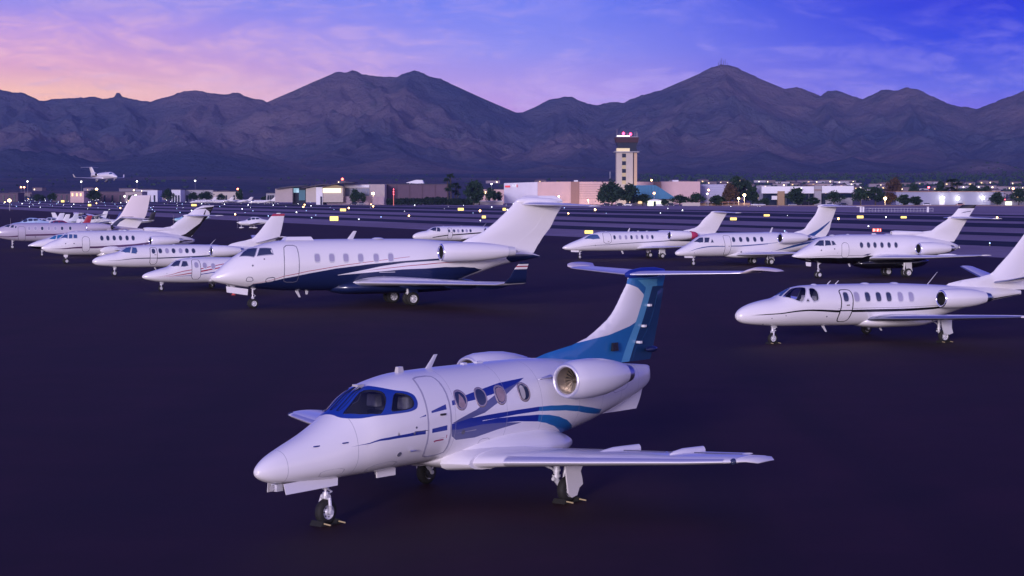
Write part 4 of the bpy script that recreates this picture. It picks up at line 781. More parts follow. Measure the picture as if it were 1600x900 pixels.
# --- white jet with black pinstripe on the right, a pilot in its cockpit
wsA = rounded([(1.97,66),(2.25,76),(2.54,84),(2.85,78),(3.10,67),(3.05,54),(2.91,34.7),(2.74,16),(2.64,15.3),(2.43,24.6),(2.12,50)], 1); wsB = rounded([(3.2,62.2),(3.44,60.1),(3.52,40),(3.47,14),(3.32,10.9),(3.19,10.6),(3.05,31.2)], 1); tri_ = rounded([(2.84,13.9),(2.96,25),(3.05,11.8)], 1)
SW0 = [(.45,2.8),(1.1,1.2),(1.88,-1.6),(3.1,-7.6),(4.32,-12.6),(6.34,-12.9),(9.52,-14.5),(10.07,-16.5),(11.5,-24),(13.0,-30),(14.55,-31)]
J, B = standard('citv', 'white straight winged jet at right edge with black pinstripe and pilot in its cockpit', dict(
 mats=[WHITE, BLACK], ds=.16, dec=[(SW0+[(14.55,-50),(13.0,-46),(11.5,-36),(10.07,-25),(9.52,-21),(7,-20.5),(4.32,-18.6),(1.88,-5.4),(.9,-1.2)],1),([(4.4,-8.6),(6.34,-9.0),(9.52,-10.5),(9.52,-11.3),(6.34,-9.8),(4.4,-9.3)],1)], holes=[wsA, wsB, tri_],
 door=rounded([(4.53,46.4),(5.02,46.2),(5.12,38),(5.14,18),(5.10,-14.5),(4.98,-50),(4.50,-51),(4.46,-30),(4.55,-5.4),(4.56,20)], 2), doorw=.055, doorm=BLACK, doordec=[([(4.3,-12.5),(5.3,-12.8),(5.3,-16.2),(4.3,-15.8)],1)], handle=(4.88,-1),
 win=[(4.80,21.0),(5.34,20.2),(5.88,19.3),(6.43,18.4),(6.95,17.7),(7.54,16.8),(8.10,16.0)], ww=.28, wh=.40, shade=(1,5,6), wp=3.0,
 wing=[(6.0,2.4,.5,.88,.14,3),(6.15,2.1,1.1,.94,.14,3),(6.9,1.6,4.5,1.14,.13,3),(7.4,1.1,7.3,1.32,.12,3),(7.6,.8,7.9,1.36,.10,6)], le=mat('deice_boot_metal', (.36,.38,.5), .3, .9),
 fairing=[(5.7,.8,.8,0,.8),(6.0,1.0,.58,.6,.8),(6.8,1.08,.5,.85,.8),(8.6,1.05,.5,.85,.8),(9.6,.98,.62,.6,.85),(10.3,.9,.9,0,.9)],
 fin=[(1.9,10.2,15.0,.03),(2.25,10.7,15.15,.035),(2.40,11.6,15.2,.05),(2.55,12.8,15.25,.08),(2.95,13.36,15.4,.09),(4.1,14.6,15.8,.09),(4.57,15.0,15.95,.07)],
 stab=[(13.0,1.3,.15,2.24,.10,8),(13.2,1.15,.8,2.34,.10,8),(13.75,.7,2.95,2.80,.09,8)], le_=1,
 eng=(9.12,1.38,1.7,.36,2.3), noz=mat('blue_steel', (.25,.32,.5), .3, 1.), ng=(1.76,.76,.225,.13), mg=(8.35,2.55,.98,.26,.17), gdz=1.25,
 ant=[(4.35,.14,.08,1.5),(4.75,.14,.08,1.5),(9.5,.5,.05,1.1)], ant2=[(4.1,.26,.16,.9),(6.9,.26,.16,.9)], domes=[(3.75,.14,.06),(6.3,.2,.06),(7.8,.2,.06)], ports=[(1.1,-60,.03),(1.35,-20,.02),(1.95,-14,.02),(3.9,-30,.03)]))
skin('cabin_lining', B, J, CARPET, (), [wsA, wsB, tri_], ds=.25, dth=9, off=-.03, s0=0, s1=4.2)
for q, nm in ((wsA, 0), (wsB, 0), (tri_, 0)):
    w_ = patch('windscreen_pane', B, q, CG, J, -.004, step=.12); ring('pane_frame', B, q, .05, GREYW, w_, .006)
for sd in (1, -1): q = rounded([(1.97,70),(2.2,78),(2.56,87),(2.62,89.9),(2.0,89.9)], 1); w_ = patch('windscreen_pane', B, q, BGLASS, J, .005, step=.12, side=sd)
for sd in (1, -1):
    g = G(); g.box(-3.45, sd*.36-.22, .95, -2.95, sd*.36+.22, 1.12); g.box(-3.6, sd*.36-.2, 1.1, -3.44, sd*.36+.2, 1.72, taper=.02); g.box(-3.58, sd*.36-.12, 1.70, -3.46, sd*.36+.12, 1.9, taper=.02); g.out('cockpit_seat', LEATHER, J)
g = G(); g.box(-2.45, -.55, .95, -2.3, .55, 1.72, taper=.02); g.out('instrument_panel', CARPET, J)
CITV = J
chock('citv', 1.76, 0, .225, 'the nose wheel under the pilot'); chock('citv', 8.35, 2.55, .26, 'the port main wheel of the pinstriped jet')

# --- white over black jet
J, B = standard('hawk', 'white over glossy black jet on the right, black fin tip and arched cabin door', dict(
 mats=[WHITE, BLK, GSTR], dec=[([(.0,-10),(.09,-36),(.5,-31),(1.6,-26.5),(3.34,-31.7),(5.36,-30.8),(5.75,-23.3),(9.22,-23.3),(11.3,-30),(13.25,-52),(14.3,-70),(14.3,-95),(-.1,-95),(-.1,-10)],1),([(.4,-22),(1.6,-17),(3.34,-21),(5.3,-21.5),(5.3,-22.8),(3.34,-23),(1.6,-19),(.4,-24)],2),([(5.25,-23),(5.75,-22.5),(6.0,-14.2),(5.67,-15.5)],2)],
 ws=[[(1.55,52.1),(1.8,62),(2.05,68),(2.32,57),(2.17,26),(1.9,32)],[(2.38,54.8),(2.72,45.7),(2.73,21.1),(2.24,25)],[(2.80,44.3),(2.98,40),(3.11,21.3),(2.79,20.5)]],
 door=rounded([(3.54,-30),(3.53,15.7),(3.60,24),(3.82,29),(4.04,23),(4.12,14.3),(4.13,-31)], 1), doorw=.03, doordec=[([(3.3,-31.7),(4.5,-31.2),(4.5,-60),(3.3,-60)],1)],
 win=[(5.18,16.1),(5.77,15.8),(6.31,15.6),(6.9,15.3),(7.5,15.0),(8.09,14.7)], ww=.30, wh=.44, wg=DGLASS, wp=2.1,
 wing=[(5.7,4.0,.5,1.40,.13,2),(6.1,3.4,1.0,1.42,.13,2),(8.4,2.2,4.4,1.52,.12,2),(10.2,1.25,7.5,1.70,.10,3),(10.5,.9,7.85,1.74,.08,5)],
 fairing=[(5.0,1.0,1.0,0,1.0),(5.5,1.25,.72,.7,1.0),(6.4,1.4,.58,.98,1.0),(9.6,1.4,.58,.98,1.0),(10.8,1.3,.7,.6,1.1),(11.6,1.15,1.1,0,1.1)], fmt=BLK,
 fin=[(2.5,8.9,13.75,.03),(3.12,8.4,14.2,.03),(3.20,10.2,14.24,.04),(3.28,11.6,14.3,.07),(3.6,12.15,14.5,.09),(4.5,13.65,15.15,.10),(4.95,14.1,15.5,.10),(5.22,14.45,15.7,.08)], fmats=[WHITE, BLACK, GSTR], fdec=[([(12,4.93),(17,4.98),(17,5.5),(12,5.5)],1),([(14.3,4.6),(15.2,4.72),(15.2,4.78),(14.5,4.68)],2)], rz=3.5,
 stab=[(13.3,1.9,.0,4.24,.10,0),(13.7,1.6,.6,4.24,.10,0),(14.9,.9,3.05,4.22,.08,0)], bullet=(13.15,4.25,2.6,.15),
 eng=(9.65,1.42,2.06,.42,2.7), ng=(2.16,1.12,.23,.13), ntwin=True, ngd=[(1.0,1.45,.22,1.16,1.12,.28)], mg=(8.75,1.42,1.05,.33,.2), mtwin=True,
 ant=[(6.6,.08,.5,.5)], ant2=[(4.6,.2,.2,.8)], domes=[(3.3,.22,.08),(4.6,.14,.06),(8.0,.3,.07)], ports=[(1.95,10,.05),(2.95,6,.05),(3.2,-10,.02)]))
g = G(); g.lathe(L3((8.3, 0, 3.16)), (-1, 0, 0), [(0,.1),(.0,.16),(.3,.2),(2.5,.12),(3.2,.02)], 16); g.out('fin_intake', WHITE, J, True)
for sd in (1, -1): canoe('wing_fairing', 9.0, 11.0, 4.6, 1.62, .16, WHITE, J, sd, 1.0)

# --- slim jet behind, eight cabin windows
J, B = standard('lear', 'slim white T tailed jet with eight cabin windows and a red engine cover', dict(
 mats=[WHITE, GSTR, BLACK, RED], dec=[([(.57,-.2),(1.46,-7.4),(3.95,-15.5),(5.6,-9),(7.54,-3.1),(10.53,2.4),(11.91,5.3),(14.5,6),(14.5,-14),(11.91,-4),(10.53,-2.0),(7.54,-7.1),(5.6,-12.5),(3.95,-18.5),(1.46,-9.4)],1),([(11.5,-3),(16.3,0),(16.3,-30),(13.5,-18)],2)],
 ws=[[(1.98,56.7),(2.3,68),(2.69,78),(3.1,64),(3.35,52.3),(3.5,20),(2.8,26)]], glass=BGLASS,
 door=rounded([(3.85,62.7),(4.48,64),(4.60,50),(4.62,28.5),(4.60,-7.3),(3.83,-7),(3.80,28)], 1), handle=(4.3,2),
 win=[(4.95,24.5),(5.52,24.0),(6.12,23.8),(6.68,23.8),(7.24,24.5),(7.78,24.4),(8.32,24.2),(8.84,24.0)], ww=.26, wh=.40, wg=DGLASS, shade=(1,2,4,6),
 wing=[(7.2,3.0,.4,.92,.12,2),(7.69,2.6,.95,.98,.12,2),(9.2,1.7,4.0,1.12,.11,2),(10.3,1.05,6.9,1.28,.10,4),(10.6,.8,7.1,1.45,.08,55),(11.1,.4,7.35,2.2,.07,72)],
 fin=[(2.1,12.0,15.7,.03),(2.55,12.4,16.0,.035),(2.68,13.1,16.1,.05),(2.85,13.75,16.2,.08),(3.66,14.63,16.7,.10),(4.2,15.3,17.08,.10),(4.33,15.5,17.16,.07)],
 stab=[(15.5,1.5,.0,4.28,.10,0),(15.9,1.3,.7,4.28,.09,0),(16.65,.75,2.4,4.24,.08,0)], bullet=(15.35,4.28,1.9,.13),
 eng=(10.33,1.2,2.14,.40,2.6), ng=(1.74,.80,.2,.12), ngd=[(.75,1.6,.2,.84,.80,.16)], mg=(9.5,1.4,.92,.26,.18), mtwin=True,
 ant=[(6.6,.3,.2,.6),(7.6,.05,.3,.3),(8.5,.05,.3,.3)], ant2=[(5.9,.3,.22,.7)], domes=[(4.4,.12,.05),(7.2,.12,.04)], ports=[(3.0,-14,.05)]))
for sd in (1, -1): g = G(); g.lathe(L3((12.55, sd*1.2, 2.14)), (-1, 0, 0), [(0, .39), (.02, .40), (.5, .33), (.72, .22), (.74, .01)], 20); g.out('engine_cover', mat('red_cover', (.42,.03,.10), .8), J, True)
J, B = standard('cj', 'white jet with blue ribbon stripes and five dark windows, behind the pinstriped jet', dict(
 mats=[WHITE, SWB, GBLUE], dec=[([(.93,2.3),(1.48,9.8),(2.15,8.1),(4.13,-.2),(5.9,0),(7.3,3.2),(9.56,9.4),(9.56,7.9),(7.3,.2),(5.9,-2.4),(4.13,-3.2),(2.15,3.6),(1.48,6.2)],1),([(4.13,-3.2),(5.9,-2.2),(8.6,4),(8.6,2.5),(5.9,-5)],2),([(11.2,8),(12.4,16),(13.44,30.4),(14.85,68.9),(14.83,64),(13.54,17),(12.2,2)],1),([(11.2,-6),(12.4,2),(13.8,12),(15.6,40),(15.6,25),(13.8,-2),(12.4,-10),(10.5,-26),(9.0,-36),(9,-38)],1)],
 ws=[[(1.58,69.9),(2.17,73),(2.46,60.2),(2.3,28.9),(2.0,36)],[(2.53,56.6),(2.98,47.3),(2.78,21.5),(2.38,26.2)],[(2.95,18.8),(3.14,37.8),(3.26,17.7)]],
 door=rounded([(4.26,52.5),(4.80,50.7),(4.90,40),(4.91,-3.1),(4.81,-56.5),(4.29,-55.0),(4.33,-3),(4.24,30)], 1), handle=(4.72,-2),
 win=[(5.20,26.0),(5.90,25.8),(6.60,25.8),(7.30,25.7),(8.0,25.6)], ww=.33, wh=.44, wg=DGLASS,
 wing=[(5.3,3.8,.4,.86,.12,2),(5.7,3.4,1.0,.92,.12,2),(7.5,2.2,4.2,1.04,.12,2),(9.2,1.2,7.7,1.22,.10,3),(9.5,.8,8.1,1.26,.08,4)],
 fairing=[(4.6,.9,.9,0,.9),(5.2,1.1,.66,.6,.9),(6.2,1.22,.58,.9,.9),(9.4,1.22,.58,.92,.9),(11,1.15,.8,.5,1.0),(11.8,1.0,1.0,0,1.0)],
 fin=[(2.2,11.3,15.0,.03),(2.7,11.7,15.35,.035),(2.85,12.4,15.42,.05),(3.0,12.85,15.5,.08),(3.43,13.22,15.6,.10),(4.37,14.07,16.0,.10),(4.75,14.25,16.15,.11),(5.0,14.4,16.25,.10),(5.1,14.75,16.1,.06)], fmats=[WHITE, SWB], fdec=[([(12.6,2.2),(14.2,2.9),(15.4,3.62),(15.55,3.7),(15.4,3.5),(14.6,2.85),(13.6,2.2)],1)],
 stab=[(14.4,2.0,.0,4.95,.11,0),(14.8,1.7,.6,4.95,.10,0),(16.2,.9,2.85,4.93,.08,0)], bullet=(14.2,4.97,2.6,.17),
 eng=(9.36,1.5,2.28,.42,2.7), ng=(1.75,.84,.22,.13), ngd=[(.75,1.6,.22,.84,.82,.14)], mg=(8.45,1.45,.95,.3,.2), mtwin=True,
 ant=[(9.3,.4,.22,.6)], domes=[(4.0,.12,.05),(11.0,.18,.12)], ports=[(6.0,-34,.07),(1.5,-20,.03)]))
sw = lambda n: [([(.49,-12.1),(1.77,-13.2),(4.57,-13.9),(8.08,-6.1),(9.88,3.5),(11.5,3),(13.9,6),(13.9,-8),(11.5,-10),(9.88,-6.5),(8.08,-15.1),(4.57,-23.5),(1.77,-20.2)],1)]
J, B = standard('hawkL', 'white jet with six oval windows, blurred plum stripe and dark curved fin stripes', dict(
 mats=[WHITE, BROWN, BLACK], dec=sw(0)+[([(9.9,-6),(13.9,5),(13.9,1),(9.9,-12)],2)],
 ws=[[(1.60,75),(2.06,89),(2.27,69.5),(2.13,36.7)],[(2.33,66.2),(2.60,52.6),(2.50,27.7),(2.20,34.4)],[(2.66,51.8),(2.98,47.1),(2.92,25.1),(2.57,26.8)]], glass=BGLASS,
 door=rounded([(3.36,-42),(3.31,15.6),(3.38,27),(3.66,34),(3.93,27),(3.99,13.8),(4.0,-43)], 1), doorw=.035,
 win=[(5.11,22.0),(5.66,21.9),(6.24,21.7),(6.82,21.4),(7.42,21.0),(7.98,20.7)], ww=.32, wh=.46, wg=DGLASS, wp=2.1,
 wing=[(5.6,4.0,.5,1.12,.13,2),(6.0,3.4,1.0,1.15,.13,2),(8.3,2.2,4.4,1.3,.12,2),(10.1,1.25,7.5,1.46,.10,3),(10.4,.9,7.85,1.5,.08,5)],
 fairing=[(4.9,.8,.8,0,.8),(5.4,1.1,.5,.75,.8),(6.3,1.25,.42,1.05,.8),(9.6,1.25,.42,1.0,.8),(10.8,1.1,.5,.6,.9),(11.6,1.0,1.0,0,1.0)],
 fin=[(2.2,9.6,13.9,.03),(2.9,9.4,14.5,.03),(3.0,11.0,14.6,.05),(3.1,11.8,14.7,.07),(3.5,12.4,15.0,.09),(4.3,13.7,15.7,.10),(4.75,14.4,16.0,.10),(4.98,15.0,16.1,.08)], fmats=[WHITE, BLACK, BROWN], fdec=[([(11.8,2.0),(13.3,2.45),(14.7,3.4),(15.2,4.1),(15.5,4.05),(15.0,3.3),(14.2,2.5),(13.6,2.0)],1),([(14.2,2.1),(15.3,3.5),(15.7,4.2),(15.9,4.2),(15.5,3.3),(14.9,2.1)],1),([(14.2,4.62),(15.2,4.7),(15.6,4.45),(15.7,4.1),(16.1,4.1),(16.1,4.9),(15.2,4.82)],1),([(15.0,4.1),(15.2,4.55),(15.3,4.55),(15.15,4.1)],1)], rz=3.4,
 stab=[(13.3,1.9,.0,4.06,.10,0),(13.7,1.6,.6,4.06,.10,0),(14.8,.9,3.05,4.10,.08,0)], bullet=(13.1,4.07,2.6,.15),
 eng=(9.36,1.35,1.9,.39,2.7), ng=(2.17,.80,.23,.14), ntwin=True, ngd=[(1.9,2.3,.2,.78,.76,.2)], mg=(8.75,1.42,.8,.33,.2), mtwin=True,
 ant=[(7.0,.07,.4,.5)], domes=[(3.2,.2,.07),(4.5,.12,.06),(7.6,.25,.12)], ports=[(1.9,12,.05),(2.6,3,.05)]))
g = G(); g.lathe(L3((9.35, 0, 2.88)), (-1, 0, 0), [(0,.1),(.0,.16),(.3,.2),(2.5,.12),(3.2,.02)], 16); g.out('fin_intake', WHITE, J, True)
canoe('wing_root_bulge', 4.9, 7.2, 1.0, 1.1, .42, WHITE, J, 1, .9)
def cit(key, label, top, extra=0., **k):
    c = dict(body='citL', mats=[WHITE, NAVY, BLACK], ds=.2, dec=[([(.64,5.2),(1.5,-1.5),(2.46,-5.6),(4.86,-7.4),(8.83,-.6),(11,-8),(14.4,-16),(14.4,-40),(11,-18),(8.83,-7),(4.86,-12.4),(2.46,-9.2),(1.5,-3.6)],1)],
     ws=[[(2.02,67.6),(2.49,80),(2.84,67.0),(2.62,23.7),(2.3,36)],[(2.89,65.3),(3.17,55.3),(3.19,27.0),(3.07,14.0),(2.70,20.8)]], glass=k.pop('glass', BGLASS),
     door=rounded([(4.16,48.3),(4.62,48.3),(4.66,20),(4.63,-45.5),(4.09,-45.1),(4.12,20)], 1), doorm=BLACK, doordec=[([(4.0,-7.6),(4.9,-8),(4.9,-11),(4.0,-10.5)],1)], handle=(4.5,5),
     win=[(4.38,24.0),(4.90,25.2),(5.42,25.1),(5.92,24.7),(6.46,24.2),(6.95,23.9),(7.46,23.2)], ww=.30, wh=.38, wp=2.2, shade=(2,4),
     wing=[(5.9,2.4,.5,.80,.14,3),(6.1,2.1,1.1,.86,.14,3),(6.8,1.6,4.5,1.06,.13,3),(7.3,1.1,7.3,1.24,.12,3)], le=ALU,
     fin=[(1.8,10.0,14.3,.03),(2.3,10.8,14.45,.035),(2.45,11.6,14.5,.05),(2.62,12.35,14.55,.08),(2.9,12.7,14.65,.09),(4.1,13.75,14.95,.09),(4.5,14.1,15.06,.07)], fmats=[WHITE, top], fdec=[([(12,4.30),(17,4.36),(17,4.7),(12,4.7)],1)],
     stab=[(12.6,1.3,.15,2.30,.10,8),(12.8,1.15,.8,2.40,.10,8),(13.4,.7,2.95,2.80,.09,8)],
     eng=(8.6,1.3,1.76,.38,2.3), ng=(1.64,.72,.225,.13), mg=(7.9,2.5,.92,.26,.17), ant=[(9.0,.4,.05,1.1)], ant2=[(4.6,.2,.12,.9)], domes=[(3.9,.12,.05),(6.2,.15,.05)], ports=[(1.1,-60,.03)])
    c.update(k); return standard(key, label, c)
cit('citL', 'white straight winged jet with red fin tip and seven windows, behind the navy bellied jet', RED)
cit('citB', 'white jet half hidden behind the navy bellied jet, dark stripe along its cabin', WHITE, body='citv', glass=DGLASS, mats=[WHITE, BLACK, BLACK], dec=[([(2.2,-22),(4,-10),(8,4),(11,8),(11,0),(8,-4),(4,-18),(2.2,-30)],1)], doordec=[], win=[(4.24,18),(4.88,18),(5.42,18),(5.98,18),(6.5,18),(7.0,18)])
J, B = standard('must', 'small white jet with three red and blue nose stripes, beside the navy bellied jet', dict(
 mats=[WHITE, RED, BLUE], ds=.18, dec=[([(.64,-5.0),(1.96,2.5),(3.62,11.5),(5.24,32.8),(7,46),(7,43),(5.24,29.3),(3.62,7.8),(1.96,-.2)],1),([(.75,-10),(2.37,-9.2),(3.83,4.5),(4.95,16.1),(7,36),(7,30),(4.95,11.1),(3.83,-.5),(2.37,-13.2)],1),([(1.3,-19),(3.0,-17.3),(4.26,-4.8),(6,10),(6,7),(4.26,-8.8),(3.0,-20.3)],2)],
 ws=[[(1.74,74),(2.18,85),(2.44,68.2),(2.18,32.1),(1.9,45)],[(2.49,60.0),(2.75,52.7),(2.78,25.6),(2.53,23),(2.29,27)]],
 door=rounded([(3.07,58.3),(3.50,57),(3.57,30),(3.55,-40.2),(2.96,-39.4),(3.0,30)], 1), win=[(3.30,26.0),(3.85,22.9),(4.40,19.5)], ww=.28, wh=.36, wg=SHADE,
 wing=[(4.2,2.0,.4,.55,.14,3),(4.4,1.8,.8,.6,.14,3),(5.2,1.0,5.6,.9,.12,3)], fin=[(1.3,7.2,9.8,.05),(1.9,7.8,10.0,.08),(2.9,8.8,10.4,.08)], stab=[(8.9,1.0,0,2.85,.1,0),(9.5,.6,2.0,2.86,.08,0)], eng=(6.2,1.05,1.55,.26,1.7),
 ng=(1.22,.56,.18,.12), mg=(5.2,1.6,.55,.2,.14), domes=[(3.2,.1,.05)], ports=[(1.4,12,.02)]))
SHADEDW = paint('shaded_white_paint', (.46,.42,.54))  # white skin greyed: the shade it stands in is put into the colour
J, B = standard('astra', 'white jet at far left, shade painted into its skin, with plum stripe, beige upper fin and low tailplane', dict(
 mt=SHADEDW, mats=[SHADEDW, BROWN], dec=[([(.3,-40),(.88,-36),(3.56,-14.2),(6.99,-11.3),(9.76,-1.1),(11.87,14.5),(16,20),(16,6),(11.87,4),(9.76,-9),(6.99,-21),(3.56,-24),(.88,-44)],1)],
 ws=[[(1.3,64),(1.75,80),(2.05,66),(1.8,36)],[(2.12,60),(2.4,52),(2.3,28),(1.95,33)],[(2.5,46),(2.66,40),(2.6,24),(2.42,26)]],
 door=rounded([(2.77,36.9),(3.50,34.7),(3.54,0),(3.54,-70),(2.81,-72),(2.77,0)], 1), win=[(3.95,20.2),(4.62,20),(5.34,19.8),(6.05,19.6),(6.75,19.4),(7.48,19.3),(8.36,19.5)], ww=.30, wh=.42, wg=DGLASS, shade=(0,1,3,4),
 wing=[(5.9,3.8,.5,.95,.12,1),(6.4,3.2,1.0,1.0,.12,1),(8.6,2.0,4.6,1.15,.11,2),(10.6,1.1,7.9,1.3,.10,4),(10.9,.85,8.1,1.5,.08,60),(11.5,.4,8.3,2.3,.07,75)], fairing=[(5,1,1,0,1),(5.6,1.15,.62,.8,.9),(6.6,1.25,.55,1.05,.9),(9.6,1.25,.55,1.0,.9),(11,1.1,.8,.5,1),(11.8,1,1,0,1)],
 fin=[(2.2,12.4,15.8,.05),(2.9,13.2,16.3,.07),(3.68,13.96,16.8,.09),(4.6,14.5,17.05,.08),(5.88,15.25,17.32,.07)], fmats=[BEIGE, WHITE, NAVY], fdec=[([(11,1),(18,1),(18,3.4),(11,3.4)],1),([(11,2),(12.4,2),(13.3,2.9),(14.1,3.5),(15.5,3.5),(14.6,3.3),(13.9,2.9),(13.1,2.0),(11.5,1.6)],2)],
 stab=[(13.9,1.9,.0,3.36,.10,0),(14.2,1.7,.6,3.36,.10,0),(15.9,.9,3.1,3.30,.08,0)], eng=(10.05,1.5,2.34,.42,2.6), noz=DARKM,
 ng=(2.2,.95,.23,.14), mg=(8.8,1.4,.9,.3,.2), mtwin=True, ant=[(6.1,.35,.16,.9),(9.6,.3,.14,.9)], domes=[(3.2,.12,.05)], ports=[(4.6,-30,.06)]))
J, B = standard('prem', 'small white aircraft with dark belly and bright blue windscreen, squeezed between larger jets', dict(
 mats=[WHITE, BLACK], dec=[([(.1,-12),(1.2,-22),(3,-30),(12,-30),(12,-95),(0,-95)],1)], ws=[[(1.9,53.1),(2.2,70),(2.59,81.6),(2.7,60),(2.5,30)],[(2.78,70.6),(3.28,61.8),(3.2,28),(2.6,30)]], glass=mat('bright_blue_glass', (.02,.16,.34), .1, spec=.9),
 wing=[(4.4,2.0,.4,.7,.14,3),(4.6,1.8,.8,.75,.14,3),(5.2,1.0,5.8,1.0,.12,3)], fin=[(1.2,8.6,11.2,.05),(1.9,9.4,11.4,.08),(2.5,10.0,11.6,.08)], stab=[(10.4,1.0,0,1.8,.1,0),(10.8,.6,2.0,1.85,.08,0)],
 ng=(1.32,.62,.18,.12), mg=(5.6,1.7,.7,.2,.14), domes=[(3.6,.1,.05)]))
# ================================================================== pilot in the cockpit of the pinstriped jet
SKIN = mat('skin_tone', (.42,.25,.19), .6); SHIRT = mat('pale_shirt', (.5,.48,.55), .8); HAIR = mat('dark_hair', (.02,.015,.012), .7)
def person():
    x0, y0, a = POSE['citv']; fw = Vector((-math.cos(a), -math.sin(a), 0)); lf = Vector((-fw.y, fw.x, 0)); p = Vector((x0, y0, 0))-fw*3.22+lf*.34
    o = empty('person', (p.x, p.y, 1.12), PI+a, 'dark haired pilot in a pale shirt sitting behind the cockpit side window', 'person')
    J = [((0,0,.08),.15),((0,0,.28),.15),((.02,0,.48),.17),((.03,0,.56),.07),((.05,0,.62),.075),((.06,0,.70),.105),((.06,0,.80),.085),
         ((.02,.19,.50),.07),((.12,.26,.30),.055),((.34,.20,.26),.04),((.43,.17,.27),.035),((.02,-.19,.50),.07),((.12,-.26,.30),.055),((.34,-.20,.26),.04),((.43,-.17,.27),.035),
         ((.02,.10,.06),.10),((.42,.12,.06),.08),((.62,.12,-.10),.05),((.02,-.10,.06),.10),((.42,-.12,.06),.08),((.62,-.12,-.10),.05)]
    E = [(0,1),(1,2),(2,3),(3,4),(4,5),(5,6),(2,7),(7,8),(8,9),(9,10),(2,11),(11,12),(12,13),(13,14),(0,15),(15,16),(16,17),(0,18),(18,19),(19,20)]
    me = bpy.data.meshes.new('body'); me.from_pydata([j[0] for j in J], E, []); ob = link(bpy.data.objects.new('body', me), o)
    me.materials.append(SKIN); md = ob.modifiers.new('s', 'SKIN'); md.use_smooth_shade = True
    for v, j in zip(me.skin_vertices[0].data, J): v.radius = (j[1], j[1]); v.use_root = False
    me.skin_vertices[0].data[0].use_root = True; ss = ob.modifiers.new('d', 'SUBSURF'); ss.levels = 1; ss.render_levels = 2
    g = G(); g.lathe((.02, 0, .06), (0, 0, 1), [(0,.17),(.2,.175),(.38,.21),(.46,.17),(.50,.08)], 20); g.out('shirt', SHIRT, o, True)
    g = G(); g.lathe((.035, 0, .735), (-.25, 0, 1), [(-.03,.112),(.02,.116),(.07,.10),(.11,.06),(.125,.004)], 18); g.out('hair', HAIR, o, True)
    g = G(); g.tube((.16,0,.70),(.185,0,.685),.016,.01,8)
    for sg in (1, -1): g.lathe((.155, sg*.035, .725), (1, 0, 0), [(0,.012),(.008,.008),(.01,.001)], 8, 1)
    g.out('face_detail', [SKIN, HAIR], o, True)
person()
CONE = mat('cone_red', (.5,.05,.04), .6); CWH = mat('cone_white', (.7,.7,.72), .5)
p = gnd(365, 461); o = empty('safety_cone', p, 0, 'small red and white safety cone under the nose of the navy bellied jet', 'cone')
g = G(); g.box(-.17,-.17,.0,.17,.17,.03); g.lathe((0,0,.03), (0,0,1), [(0,.12),(.20,.085),(.2,.087),(.42,.05),(.50,.035),(.5,.001)], 16, 0, [0,0,1,0,0]); g.out('cone_body', [CONE, CWH], o, True); o.scale = (.75, .75, .9)

